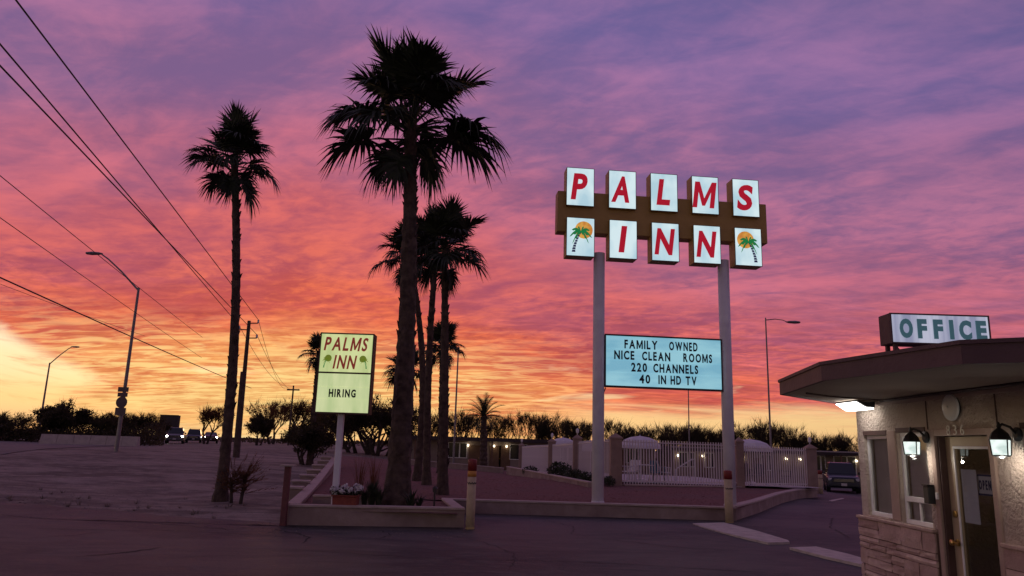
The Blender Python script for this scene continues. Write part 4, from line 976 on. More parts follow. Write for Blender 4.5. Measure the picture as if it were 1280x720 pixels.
OX, OY0, OY1, OTOP = 4.53, 5.2, 9.74, 2.47
of = thing('motel_office', 'low tan stucco office building with stone base and wide flat canopy', 'building', (OX, 7.5, 0))
# wall facing the drive, with its openings (along Y)
def wall_boxes(y0, y1, z0, z1, openings, xa, xb):
    b = MB(); ys = sorted(set([y0, y1] + [v for o in openings for v in o[:2]]))
    for a, c in zip(ys, ys[1:]):
        mid = (a + c) / 2; cuts = sorted([(o[2], o[3]) for o in openings if o[0] <= mid <= o[1]]); z = z0
        for lo, hi in cuts:
            if lo > z: b.box(xa, xb, a, c, z, lo)
            z = hi
        if z < z1: b.box(xa, xb, a, c, z, z1)
    return b
W1 = (8.98, 9.57, 1.09, 2.06); W2 = (8.15, 8.76, 1.07, 2.08); DO = (7.07, 7.95, -.1, 2.03); W3 = (5.5, 6.62, 1.07, 2.08)
wall_o = wall_boxes(OY0, OY1, 0, OTOP + .02, [W1, W2, DO, W3], OX, OX + .2).build('wall', M['stucco'], of)
# other walls of the building
b = MB(); b.box(OX + .2, 9.5, OY1 - .2, OY1, 0, OTOP + .02); b.box(OX + .2, 9.5, OY0, OY0 + .2, 0, OTOP + .02); b.box(9.3, 9.5, OY0 + .2, OY1 - .2, 0, OTOP + .02)
b.build('outer_wall', M['stucco'], of)
b = MB(); b.box(OX + .2, 9.3, OY0 + .2, OY1 - .2, 0.0, .03); b.build('inner_floor', M['inner_floor'], of)
b = MB(); b.box(6.9, 7.0, OY0 + .2, OY1 - .2, .03, OTOP); b.build('inner_partition', M['inner'], of)
# stone veneer on the lower wall: each stone its own block
SV = []
for i in range(8):
    rr = random.Random(300 + i); b = MB(); b.box(-.5, .5, -.5, .5, -.5, .5); me = b.mesh('stone')
    bm = bmesh.new(); bm.from_mesh(me)
    bmesh.ops.subdivide_edges(bm, edges=[e for e in bm.edges], cuts=1, use_grid_fill=True)
    for v in bm.verts:
        edge_ = (abs(v.co.y) > .49) + (abs(v.co.z) > .49)
        v.co.y += rr.uniform(-.012, .012); v.co.z += rr.uniform(-.035, .035)
        if v.co.x < -.4: v.co.x += rr.uniform(-.10, .10) + (.10 if edge_ else -.03)
    bm.to_mesh(me); bm.free(); me.materials.append(M['stone']); SV.append(me)
rr = random.Random(12)
for q in ((DO[1] + .1, OY1 - .001), (OY0, DO[0] - .1)): b = MB(); b.box(OX - .03, OX - .001, *q, -.05, 1.03); b.build('stone_backing', M['mortar'], wall_o)
ns = 0
for (ya, yb) in ((DO[1] + .1, OY1 + .03), (OY0, DO[0] - .1)):
    z = .0; row = 0
    while z < 1.0:
        h = rr.choice((.07, .10, .14, .19)); h = min(h, 1.035 - z)
        if 1.035 - z - h < .05: h = 1.035 - z
        y = ya
        while y < yb - .02:
            l = rr.uniform(.2, .62); l = min(l, yb - y)
            if yb - y - l < .10: l = yb - y
            th = rr.uniform(.062, .088)
            if h > .12 and rr.random() < .35:      # split a tall block into two thin ones
                for kk in (0, 1):
                    inst('stone', SV[rr.randrange(8)], wall_o, Vector((OX - .02, y + l / 2, z + h * (.25 + .5 * kk))) - WP[of.name], (0, 0, 0), (th, l - .013, h / 2 - .011)); ns += 1
            else:
                inst('stone', SV[rr.randrange(8)], wall_o, Vector((OX - .02, y + l / 2, z + h / 2)) - WP[of.name], (0, 0, 0), (th, l - .013, h - .011)); ns += 1
            y += l
        z += h
# sill course on top of the stone
for q in ((DO[1] + .1, OY1 + .035), (OY0, DO[0] - .1)): b = MB(); b.box(OX - .075, OX - .002, *q, 1.036, 1.075); b.build('stone_cap', M['stone'], wall_o, bevel=.008)
# windows
def window(o, panes, label=None, blind=True):
    y0, y1, z0, z1 = o; xf = OX + .035
    fm = MB(); w = .05
    for q in ((y0, y1, z1 - w, z1), (y0, y1, z0, z0 + w), (y0, y0 + w, z0 + w, z1 - w), (y1 - w, y1, z0 + w, z1 - w)): fm.box(xf, xf + .05, *q)
    if panes:
        zm = z0 + (z1 - z0) * .27; fm.box(xf - .006, xf + .044, y0 + w, y1 - w, zm - .03, zm + .03); fm.box(xf + .004, xf + .04, (y0 + y1) / 2 - .014, (y0 + y1) / 2 + .014, z0 + w, zm - .03)
    wo = fm.build('window', M['white_frame'], of, bevel=.006)
    g = MB(); g.add([(xf + .025, y0 + w, z0 + w), (xf + .025, y1 - w, z0 + w), (xf + .025, y1 - w, z1 - w), (xf + .025, y0 + w, z1 - w)], [(3, 2, 1, 0)]); g.build('pane', M['glass'], wo)
    si = MB(); si.box(OX - .04, xf - .002, y0, y1, z0 - .03, z0 + .001); si.build('sill', M['trim'], wo, bevel=.006)
    lt = MB(); lt.box(OX - .012, OX + .03, y0, y1, z1 - .002, z1 + .05); lt.build('head_trim', M['trim_dk'], wo)
    for i in range(10):                           # vertical blind slats behind the glass
        ys_ = lerp(y0 + w + .02, y1 - w - .02, (i + .5) / 10); bl_ = MB(); hw = (y1 - y0) / 24
        if not blind and i > 6: continue
        bl_.add([(xf + .075, ys_ - hw, z0 + w), (xf + .06, ys_ + hw, z0 + w), (xf + .06, ys_ + hw, z1 - w), (xf + .075, ys_ - hw, z1 - w)], [(3, 2, 1, 0)]); bl_.build('blind_slat', M['blind'], wo)
    return wo
window(W1, False); window(W2, True); window(W3, False)
# wood trim between the windows, head band, joints
b = MB(); b.box(OX - .018, OX - .001, W2[1] + .02, W1[0] - .02, 1.09, 2.10); b.build('mullion_trim', M['trim'], of, bevel=.004)
b = MB(); b.box(OX - .03, OX - .001, OY0, OY1 + .01, 2.405, 2.452); b.build('cornice_strip', M['trim'], of, bevel=.006)
b = MB()
for yj in (8.09, 6.93): b.box(OX - .008, OX - .001, yj - .007, yj + .007, 2.10, 2.405)
b.build('panel_joint', M['trim_dk'], of)
# door with frame
b = MB(); xd = OX + .07
b.box(OX - .025, OX + .2, DO[1] - .001, DO[1] + .075, 0, 2.10); b.box(OX - .025, OX + .2, DO[0] - .075, DO[0] + .001, 0, 2.10); b.box(OX - .025, OX + .2, DO[0] + .001, DO[1] - .001, 2.03, 2.10)
b.build('door_frame', M['trim'], of, bevel=.006)
b = MB(); b.box(OX + .002, xd + .03, DO[1] - .035, DO[1] - .002, 0.03, 2.028); b.box(OX + .002, xd + .03, DO[0] + .002, DO[0] + .03, 0.03, 2.028); b.build('door_stop', M['trim_dk'], of)
L0, L1, LZ0, LZ1 = DO[0] + .105, DO[1] - .20, .12, 1.90
b = MB(); y0, y1 = DO[0] + .032, DO[1] - .037
b.box(xd, xd + .045, y0, L0, .03, 2.022); b.box(xd, xd + .045, L1, y1, .03, 2.022); b.box(xd, xd + .045, L0, L1, LZ1, 2.022); b.box(xd, xd + .045, L0, L1, .03, LZ0)
dr = b.build('door', M['door'], of)
b = MB(); w = .028
for q in ((L0 - w, L1 + w, LZ1, LZ1 + w), (L0 - w, L1 + w, LZ0 - w, LZ0), (L0 - w, L0, LZ0, LZ1), (L1, L1 + w, LZ0, LZ1)): b.box(xd - .014, xd - .001, *q)
b.build('lite_frame', M['white_frame'], dr, bevel=.004)
b = MB(); b.add([(xd + .02, L0, LZ0), (xd + .02, L1, LZ0), (xd + .02, L1, LZ1), (xd + .02, L0, LZ1)], [(3, 2, 1, 0)]); b.build('pane', M['glass'], dr)
for zk, r_ in ((.97, .032), (1.25, .026)):
    b = MB(); b.tube([(xd, y1 - .07, zk), (xd - .012, y1 - .07, zk), (xd - .014, y1 - .07, zk)], [.035, .035, .02], 14)
    if zk < 1.1: b.tube([(xd - .014, y1 - .07, zk), (xd - .045, y1 - .07, zk), (xd - .05, y1 - .07, zk), (xd - .075, y1 - .07, zk), (xd - .082, y1 - .07, zk)], [.012, .012, .028, .03, .012], 14); b.box(xd - .062, xd - .05, y1 - .17, y1 - .07, zk - .012, zk + .012)
    b.build('door_handle' if zk < 1.1 else 'deadbolt', M['brass'], dr, smooth=False)
# what hangs and stands behind the door glass
pp = MB(); pp.box(xd + .024, xd + .026, L1 - .27, L1 - .02, 1.18, 1.70); tag(pp.build('paper_notice', M['paper']), 'white paper notice taped inside the office door glass', 'notice')
osn = thing('open_sign', 'white OPEN sign with blue bands inside the office door glass', 'sign', (xd + .05, L0 + .18, 1.45))
pp = MB(); pp.box(xd + .045, xd + .05, L0 - .02, L1 - .25, 1.46, 1.66); pp.build('panel', M['paper'], osn)
ofr = (Vector((xd + .045, L1 - .25, 1.46)), Vector((0, -1, 0)), UP, Vector((-1, 0, 0)))
word('OPEN', ofr, .02, .205, .055, .145, M['blue_ink'], osn, gap=.2, bold=.03, depth=.003, off=.001)
pp = MB(); pp.obox(*ofr, 0, .33, 0.0, .018, .0005, .003); pp.obox(*ofr, 0, .33, .182, .2, .0005, .003); pp.build('blue_band', M['blue_ink'], osn)
ct = thing('reception_counter', 'dark reception counter seen through the office door glass', 'counter', (5.9, 7.3, .03))
b = MB(); b.box(5.6, 6.3, 6.2, 8.6, .03, 1.12); b.build('counter_body', M['inner_floor'], ct); b = MB(); b.box(5.55, 6.35, 6.15, 8.65, 1.12, 1.16); b.build('counter_top', M['trim'], ct, bevel=.006)
cup = MB(); cup.lathe((5.62, 7.52, 1.16), [(.04, 0), (.055, .22), (.052, .22), (.045, .2)], 12); tag(cup.build('paper_cup', M['paper']), 'pale tall cup standing on the reception counter', 'cup')
for i, (yy, m_) in enumerate(((7.83, 'em_green'), (7.12, 'em_green'))):
    b = MB(); b.box(xd + .023, xd + .025, yy - .045, yy + .045, 1.77, 1.88); tag(b.build('window_sticker', mat('sticker_teal%d' % i, (0.02, 0.16, 0.16), rough=.5)), ['teal sticker in the upper left of the office door glass', 'teal sticker in the upper right of the office door glass'][i], 'sticker')
il = thing('interior_fill_lamp', 'small fill lamp added inside the office to light the interior', 'lamp', (6.0, 7.6, 2.40)); b = MB(); b.lathe((6.0, 7.6, 2.36), [(.02, 0), (.10, .02), (.12, .06), (.12, .10)], 14); b.build('lamp_shade', emit('inner_glow', (1, .8, .5), 2.5), il)  # added fill lamp, brightens the dark room behind the door glass
pl_ = bpy.data.lights.new('interior_fill_light', 'POINT'); pl_.energy = 2.0; pl_.color = (1, .78, .5); pl_.shadow_soft_size = .1
po_ = bpy.data.objects.new('interior_fill_light', pl_); COL.objects.link(po_); po_.parent = il; po_.location = (0, 0, -.15)

# canopy: one flat slab with faceted edge
CAN = [(4.55, 9.97), (3.13, 8.49), (2.86, 6.70), (3.22, 5.21), (4.5, 4.42), (10.0, 4.42), (10.0, 10.6), (5.1, 10.6)]
sl = MB(); sl.prism([Vector((x, y, 2.475)) for x, y in CAN], (0, 0, .05)); so = sl.build('canopy_soffit', M['soffit'], of)
def offset_poly(P, d):
    out = []; n = len(P)
    for i in range(n):
        a, b_, c = Vector(P[i - 1]), Vector(P[i]), Vector(P[(i + 1) % n]); e1 = (b_ - a).normalized(); e2 = (c - b_).normalized()
        n1 = Vector((e1.y, -e1.x)); n2 = Vector((e2.y, -e2.x)); m_ = (n1 + n2).normalized(); k_ = d / max(.4, m_.dot(n1)); out.append((b_ + m_ * k_))
    return out
ar = sum(CAN[i][0] * CAN[(i + 1) % len(CAN)][1] - CAN[(i + 1) % len(CAN)][0] * CAN[i][1] for i in range(len(CAN)))
sg = 1 if ar > 0 else -1
OUT = offset_poly(CAN, .035 * sg)
for i in range(len(CAN)):                         # each facet of the edge is a board
    j = (i + 1) % len(CAN); a, c, d, e = Vector(CAN[i]), Vector(CAN[j]), OUT[j], OUT[i]
    b = MB(); b.prism([Vector((p.x, p.y, 2.455)) for p in (a.lerp(c, .0005), a.lerp(c, .9995), d.lerp(e, .0005), d.lerp(e, .9995))], (0, 0, .165)); b.build('fascia_board', M['fascia'], of)
rf = MB(); rf.prism([Vector((p[0], p[1], 2.526)) for p in CAN], (0, 0, .09)); rf.build('roof_deck', M['fascia'], of)
drip = MB(); 
for i in range(len(CAN)):
    j = (i + 1) % len(CAN); o2 = offset_poly(CAN, .05 * sg); a, c, d, e = OUT[i], OUT[j], o2[j], o2[i]
    drip.prism([Vector((p.x, p.y, 2.595)) for p in (a, c, d, e)], (0, 0, .03))
drip.build('drip_edge', M['fascia'], of)
# conduit across the soffit, junction box
cd = MB(); cd.tube([(3.3, 8.25, 2.462), (3.7, 8.6, 2.462), (4.2, 8.8, 2.462), (4.45, 8.85, 2.458)], .011, 6); cd.tube([(4.49, 9.0, 2.455), (4.46, 8.0, 2.458), (4.45, 6.6, 2.46), (4.47, 5.3, 2.46)], .016, 6); cd.build('conduit', M['trim_dk'], of)
# wall and canopy lamps
def lantern(label, y, z, side):
    t = thing('wall_lantern', label, 'lamp', (OX, y, z), 'lanterns beside the office door')
    b = MB(); b.tube([(OX - .001, y, z), (OX - .02, y, z), (OX - .03, y, z)], [.062, .062, .03], 16); b.build('wall_plate', M['black'], t)
    cx = OX - .17
    b = MB(); b.tube([(OX - .02, y, z), (OX - .07, y, z + .06), (OX - .14, y, z + .085), (cx, y, z + .06), (cx, y, z + .03)], .012, 8); b.build('arm', M['black'], t)
    b = MB(); b.lathe((cx, y, z), [(.088, -.052), (.086, -.04), (.066, .005), (.036, .035), (.016, .05), (.02, .065), (.008, .10), (.002, .105)], 8); b.build('hood', M['black'], t)
    b = MB(); b.lathe((cx, y, z), [(.080, -.185), (.092, -.055)], 4); b.build('glass', M['glow_white'], t)
    b = MB()
    for k_ in range(4):
        a = PI / 4 * 0 + PI / 2 * k_; b.tube([(cx + .084 * math.cos(a), y + .084 * math.sin(a), z - .19), (cx + .096 * math.cos(a), y + .096 * math.sin(a), z - .05)], .006, 5)
    b.lathe((cx, y, z), [(.012, -.215), (.07, -.195), (.07, -.185), (.02, -.184)], 8); b.build('cage', M['black'], t)
    l = bpy.data.lights.new('lantern_light', 'POINT'); l.energy = 2.3; l.color = (1, .90, .76); l.shadow_soft_size = .022
    o = bpy.data.objects.new('lantern_light', l); COL.objects.link(o); o.parent = t; o.location = (-.17, 0, -.25)
lantern('lit black wall lantern between the white window and the office door', 8.13, 2.02, 1)
lantern('lit black wall lantern on the right side of the office door', 6.66, 2.03, -1)
t = thing('wall_floodlight', 'bright tube fixture under the canopy at the office corner', 'lamp', (4.35, 9.3, 2.40))
b = MB(); b.prism([Vector((4.24, 9.08, 2.452)), Vector((4.46, 9.08, 2.452)), Vector((4.46, 9.08, 2.385)), Vector((4.36, 9.08, 2.385))], (0, .56, 0)); b.build('housing', M['black'], t)
b = MB(); b.prism([Vector((4.215, 9.10, 2.444)), Vector((4.236, 9.10, 2.448)), Vector((4.352, 9.10, 2.382)), Vector((4.45, 9.10, 2.382)), Vector((4.45, 9.10, 2.362)), Vector((4.34, 9.10, 2.362))], (0, .52, 0)); b.build('lens', M['glow_tube'], t)
t = thing('round_wall_lamp', 'round unlit grey disc lamp above the office door', 'lamp', (OX, 7.58, 2.31))
b = MB(); b.tube([(OX - .001, 7.58, 2.31), (OX - .03, 7.58, 2.31)], [.11, .13], 28); b.build('lamp_base', M['black'], t)
b = MB(); b.tube([(OX - .03, 7.58, 2.31), (OX - .05, 7.58, 2.31), (OX - .062, 7.58, 2.31), (OX - .068, 7.58, 2.31)], [.135, .13, .09, .01], 28); b.build('lamp_disc', M['grey_lamp'], t, smooth=False)
b = MB(); b.tube([(OX - .066, 7.58, 2.315), (OX - .08, 7.58, 2.315)], .01, 8); b.build('knob', M['white_frame'], t)
nfr = (Vector((OX - .025, 7.70, 2.035)), Vector((0, -1, 0)), UP, Vector((-1, 0, 0)))
for ch, xa in (('8', .0), ('3', .115), ('6', .235)):
    letter(ch, nfr, xa, xa + .055, .0, .10, M['number'], of, bold=-.005, depth=.008, name='house_number', off=.001)
mbx = thing('mailbox', 'small dark box on the wall between window and office door', 'mailbox', (OX, 8.10, 1.43)); b = MB(); b.box(OX - .09, OX - .002, 8.03, 8.13, 1.33, 1.51); b.build('box', mat('mailbox_paint', (.03, .035, .035), (.045, .05, .05), 6, .5), mbx, bevel=.008); b = MB(); b.box(OX - .098, OX - .004, 8.025, 8.135, 1.512, 1.525); b.build('lid', M['black'], mbx)
b = MB(); b.box(OX - .045, OX - .026, 7.945, 7.985, 1.38, 1.45); tag(b.build('door_bell', M['white_frame'], bevel=.004), 'small white bell push on the office door frame', 'door bell')
# roof sign
rs = thing('office_sign', 'long pale OFFICE box sign standing on the office roof', 'sign', (4.8, 8.3, 2.62))
rfr = (Vector((4.28, 8.2, 3.06)), Vector((1, 0, 0)), UP, Vector((0, -1, 0))); rw, rh = 1.09, .315
b = MB(); b.box(4.265, 4.28 + rw + .015, 8.213, 8.46, 3.045, 3.06 + rh + .015); cb_ = b.build('cabinet', M['fascia'], rs, bevel=.008)
b = MB(); 
for q in ((-.015, rw + .015, rh, rh + .016), (-.015, rw + .015, -.016, 0), (-.015, 0, 0, rh), (rw, rw + .015, 0, rh)): b.obox(*rfr, *q, -.012, .01)
b.build('frame', M['fascia'], cb_)
b = MB(); b.obox(*rfr, .0005, rw - .0005, .0005, rh - .0005, -.012, 0); b.build('lit_face', M['face_off'], cb_)
xx = [.085, .285, .465, .645, .755, .945]
for ch, xa, wl in zip('OFFICE', xx, (.145, .105, .105, .045, .135, .115)): letter(ch, rfr, xa, xa + wl, rh * .15, rh * .85, M['teal_l'], cb_, bold=.055)
for x in (4.33, 5.2):
    for y in (8.25, 8.42):
        b = MB(); b.box(x - .02, x + .02, y - .02, y + .02, 2.60, 3.046); b.build('leg', M['fascia'], rs)
b = MB(); b.tube([(4.33, 8.25, 3.03), (4.6, 8.3, 2.75), (4.7, 8.3, 2.62)], .008, 6); b.build('cable', M['black'], rs)

# ------------------------------------------------------------------ pool fence
M['picket'] = mat('picket_paint', (0.66, 0.60, 0.60), (0.74, 0.68, 0.67), 6, 0.55)
M['pillar'] = mat('pillar_stucco', (0.28, 0.20, 0.165), (0.35, 0.255, 0.21), 2.5, 0.9, 0.5, 30, coords='World')
M['glow_small'] = emit('small_lamp_glow', (1.0, 0.86, 0.60), 4.5)
M['white_cloth'] = mat('parasol_cloth', (0.62, 0.60, 0.66), (0.70, 0.68, 0.73), 3, 0.8)
M['resin'] = mat('white_resin', (0.55, 0.55, 0.58), (0.62, 0.62, 0.64), 8, 0.5)
M['teal_cloth'] = mat('teal_cloth', (0.05, 0.13, 0.19), (0.08, 0.18, 0.24), 8, 0.85)
pk_b = MB(); pk_b.box(-.017, .017, -.017, .017, 0, 1.0); PK = pk_b.mesh('picket'); PK.materials.append(M['picket'])
def fence(label, A, B, h, sp, lift=.18, pillars=(), zA=None, zB=None):
    A = Vector(A); B = Vector(B); L = (B - A).length; d = (B - A) / L; zf = lambda p: bedz(p.x, p.y)
    t = thing('pool_fence', label, 'fence', (A.x, A.y, zf(A))); ang = math.atan2(d.y, d.x)
    n = int(L / sp)
    for i in range(n + 1):
        p = A + d * (L * i / n); z = zf(p)
        inst('picket', PK, t, Vector((p.x, p.y, z + lift - .1)) - WP[t.name], (0, 0, ang), (1, 1, h - lift + .1))
    for zr in (lift, h - .12):
        b = MB(); P = [A + d * (L * i / 8) for i in range(9)]
        for p, q in zip(P, P[1:]):
            b.prism([Vector((p.x, p.y, zf(p) + zr)) + Vector((-d.y, d.x, 0)) * .02, Vector((p.x, p.y, zf(p) + zr)) - Vector((-d.y, d.x, 0)) * .02, Vector((p.x, p.y, zf(p) + zr + .04)) - Vector((-d.y, d.x, 0)) * .02, Vector((p.x, p.y, zf(p) + zr + .04)) + Vector((-d.y, d.x, 0)) * .02], Vector((q.x - p.x, q.y - p.y, zf(q) - zf(p))))
        b.build('rail', M['picket'], t)
    for (f, w, hh, lamp) in pillars:
        p = A + d * (L * f); z = zf(p); b = MB(); b.box(p.x - w / 2, p.x + w / 2, p.y - w / 2, p.y + w / 2, z - .2, z + hh)
        pz = b.build('pillar', M['pillar'], t, bevel=.012)
        b = MB(); b.box(p.x - w * .58, p.x + w * .58, p.y - w * .58, p.y + w * .58, z + hh, z + hh + .06)
        b.add([(p.x - w * .55, p.y - w * .55, z + hh + .06), (p.x + w * .55, p.y - w * .55, z + hh + .06), (p.x + w * .55, p.y + w * .55, z + hh + .06), (p.x - w * .55, p.y + w * .55, z + hh + .06), (p.x, p.y, z + hh + .24)], [(0, 1, 4), (1, 2, 4), (2, 3, 4), (3, 0, 4)])
        b.build('pillar_cap', M['pillar'], pz)
        if lamp:
            b = MB(); b.lathe((p.x, p.y, z + hh + .2), [(.02, 0), (.02, .08), (.07, .12), (.08, .26), (.05, .30), (.01, .34)], 8); b.build('pillar_lamp', M['grey_lamp'], pz)
    return t
F0 = (4.45, 31.0); F1 = (10.05, 32.75); F2 = (13.75, 34.3); F3 = (1.0, 58.0)
fence('white picket fence across the front of the pool between sign posts', F0, F1, 1.86, .125, pillars=((0, .46, 1.86, False), (1.0, .32, 1.9, False)))
fence('white picket fence right of the right sign post', (10.35, 32.85), F2, 1.78, .125, pillars=((1.0, .42, 1.75, True),))
fence('white picket fence receding along the left side of the pool', (4.3, 31.5), F3, 1.86, .23, pillars=((.24, .42, 1.98, True), (.5, .42, 1.98, True), (.97, .42, 1.9, True)))
low_wall('fence_plinth', 'low pale plinth under the front pool fence', [(4.75, 31.1), (10.0, 32.74)], 0.42, .3, dip=.3)

def parasol(label, px, ytop, Y, w):
    p = at(px, ytop, Y); g = max(bedz(p.x, Y), gz(p.x, Y)) + .1; t = thing('parasol', label, 'parasol', (p.x, Y, g), 'white pool parasols')
    b = MB(); b.tube([(p.x, Y, g), (p.x, Y, p.z + .06)], .025, 8); b.build('pole', M['resin'], t)
    b = MB(); b.lathe((p.x, Y, g), [(.25, 0), (.25, .06), (.06, .09), (.04, .3)], 12); b.build('base', M['grey_lamp'], t)
    b = MB(); prof = [(.04, p.z), (w * .22, p.z - .06), (w * .38, p.z - .19), (w * .5, p.z - .46), (w * .505, p.z - .60), (w * .49, p.z - .60), (w * .36, p.z - .22), (.03, p.z - .03)]
    b.tube([(p.x, Y, z + 1e-5 * i) for i, (r_, z) in enumerate(prof)], [r_ for r_, z in prof], 8, cap=False); b.build('canopy', M['white_cloth'], t)
    b = MB()
    for k in range(8):
        a = 2 * PI * k / 8; b.tube([(p.x, Y, p.z - .5), (p.x + w * .33 * math.cos(a), Y + w * .33 * math.sin(a), p.z - .2)], .008, 4)
    b.build('rib', M['resin'], t)
parasol('white domed parasol above the middle of the front pool fence', 800, 545, 37, 2.05)
parasol('white domed parasol just right of the right sign post', 937, 549, 38, 2.3)
parasol('farthest white parasol above the left pool fence', 704, 547, 46, 1.7)
parasol('small flat parasol top just left of the left sign post', 738, 551, 44, 1.6)

def chair(label, x, y, rz, m, name='pool_chair', solid=True):
    g = max(bedz(x, y), gz(x, y)) + .1; t = thing(name, label, 'chair', (x, y, g), 'chairs on the pool deck'); t.rotation_euler = (0, 0, rz); WP[t.name] = Vector((0, 0, 0))
    b = MB(); b.box(-.25, .25, -.25, .25, .40, .44); b.build('seat', m, t, bevel=.01)
    b = MB(); b.prism([Vector((-.25, .22, .46)), Vector((.25, .22, .46)), Vector((.22, .34, .92)), Vector((-.22, .34, .92))], (0, .03, .005)); b.build('backrest', m, t)
    for sx in (-1, 1):
        for sy in (-1, 1):
            b = MB(); b.tube([(sx * .23, sy * .23, .41), (sx * .27, sy * .28, 0)], .022, 6); b.build('leg', m if solid else M['black'], t)
        b = MB(); b.box(sx * .27 - .03, sx * .27 + .03, -.25, .26, .63, .66); b.tube([(sx * .27, -.22, .42), (sx * .27, -.22, .63)], .018, 6); b.build('armrest', m, t)
    return t
chair('white resin chair by the near fence pillar', *at(785, 605, 33.5).xy, R(-60), M['resin'])
chair('white resin chair close behind the fence pillar', *at(790, 604, 34.6).xy, R(-75), M['resin'])
chair('teal cloth chair in the middle of the pool deck', *at(821, 606, 33.6).xy, R(10), M['teal_cloth'], solid=False)
chair('white chair facing the teal chair', *at(830, 606, 34.0).xy, R(95), M['resin'])
chair('dark chair behind the fence right of the sign post', *at(937, 610, 34.2).xy, R(20), M['black'])
chair('second dark chair behind the fence right of the sign post', *at(948, 610, 34.6).xy, R(-30), M['black'])
chair('dark chair near the right end of the pool fence', *at(983, 611, 35.6).xy, R(70), M['black'])
p = at(803, 603, 34.2); g = bedz(p.x, p.y) + .1
t = thing('pool_table', 'white square table among the pool chairs', 'table', (p.x, p.y, g)); b = MB(); b.box(p.x - .45, p.x + .45, p.y - .4, p.y + .4, g + .70, g + .74); b.build('tabletop', M['resin'], t, bevel=.01)
for sx in (-1, 1):
    for sy in (-1, 1): b = MB(); b.tube([(p.x + sx * .38, p.y + sy * .33, g + .70), (p.x + sx * .42, p.y + sy * .36, g)], .025, 6); b.build('leg', M['resin'], t)
q0 = at(845, 600, 35.5); q1 = at(866, 582, 36.5); g = bedz(q0.x, q0.y) + .1
t = thing('pool_handrail', 'white sloping handrail by the pool steps', 'handrail', (q0.x, q0.y, g)); b = MB(); b.tube([(q0.x, q0.y, g), (q0.x, q0.y, g + .55), (q0.x + .1, q0.y + .1, g + .62), (q1.x, q1.y, g + 1.05), (q1.x + .1, q1.y, g + 1.0), (q1.x + .1, q1.y, g)], .03, 8); b.build('rail', M['resin'], t)

# ------------------------------------------------------------------ motel row at the back
M['motel'] = mat('motel_wall', (0.26, 0.20, 0.175), (0.33, 0.26, 0.225), 1.2, 0.9, 0.3, 20, coords='World')
M['motel_dk'] = mat('motel_wood', (0.13, 0.075, 0.05), (0.18, 0.105, 0.07), 2.2, 0.85, coords='World')
M['roof_dk'] = mat('motel_roof', (0.035, 0.025, 0.028), (0.055, 0.04, 0.042), 1.0, 0.8, coords='World')
M['roof_edge'] = mat('roof_edge', (0.36, 0.32, 0.33), rough=.6)
M['dark_glass'] = mat('dark_window', (0.012, 0.016, 0.02), (0.02, 0.025, 0.03), 2, 0.12)
def motel(label, X0, X1, Y, zb, h, wins, doors, lamps, depth=7, edge=True):
    t = thing('motel_wing', label, 'building', (X0, Y, zb))
    b = MB(); b.box(X0, X1, Y, Y + depth, zb - .5, zb + h); wl = b.build('wall', M['motel'], t)
    b = MB(); b.box(X0 - .5, X1 + .5, Y - 1.5, Y + depth + .5, zb + h + .001, zb + h + .30); rf_ = b.build('roof', M['roof_dk'], t)
    if edge: b = MB(); b.box(X0 - .53, X1 + .53, Y - 1.54, Y - 1.502, zb + h + .22, zb + h + .32); b.build('gutter', M['roof_edge'], rf_)
    for xa, xb, za, zc in wins:
        f = MB(); w = .06
        for q in ((xa, xb, zc - w, zc), (xa, xb, za, za + w), (xa, xa + w, za + w, zc - w), (xb - w, xb, za + w, zc - w), (lerp(xa, xb, .6) - .05, lerp(xa, xb, .6) + .05, za + w, zc - w)): f.box(q[0], q[1], Y - .06, Y - .002, q[2], q[3])
        wo = f.build('window', M['white_frame'], t); g = MB(); g.box(xa + w, xb - w, Y - .03, Y - .003, za + w, zc - w); g.build('pane', M['dark_glass'], wo)
    for xa, m_ in doors:
        b = MB(); b.box(xa, xa + .95, Y - .05, Y - .002, zb, zb + 2.03); do = b.build('door', M[m_], t); b = MB(); b.tube([(xa + .85, Y - .05, zb + 1), (xa + .85, Y - .12, zb + 1)], .035, 8); b.build('door_handle', M['brass'], do)
    for x in lamps:
        b = MB(); b.box(x - .06, x + .06, Y - .08, Y - .002, zb + 1.98, zb + 2.1); b.lathe((x, Y - .18, zb + 1.93), [(.04, 0), (.065, .03), (.065, .11), (.03, .15)], 10); lo = b.build('wall_lamp', M['glow_small'], t)
        l = bpy.data.lights.new('wall_lamp_light', 'POINT'); l.energy = 1.6; l.color = (1, .78, .48); l.shadow_soft_size = .1; o = bpy.data.objects.new('wall_lamp_light', l); COL.objects.link(o); o.parent = t; o.location = (x - X0, -.4, 1.95)
    for x in rng(X0 + 1, X1 - 1, 6.5):
        b = MB(); b.box(x - .06, x + .06, Y - 1.42, Y - 1.30, zb - .4, zb + h); b.build('post', M['motel_dk'], t)
    return t
def mx(px, Y): return at(px, 565, Y).x
Y = 64.0
motel('low motel wing with dark roof behind the feather palm and pool', -8.6, 12.5, Y, -.32, 2.38,
      [(mx(560, Y), mx(584, Y), .62, 1.92), (mx(637, Y), mx(659, Y), .62, 1.92), (mx(700, Y), mx(716, Y), .62, 1.9), (mx(782, Y), mx(800, Y), .62, 1.9)],
      [(mx(586, Y), 'motel_dk'), (mx(612, Y), 'motel_dk'), (mx(624, Y), 'motel_dk'), (mx(670, Y), 'motel_dk'), (mx(768, Y), 'motel_dk')], [mx(585, Y), mx(617.5, Y), mx(633, Y)], edge=False)
Y = 62.0
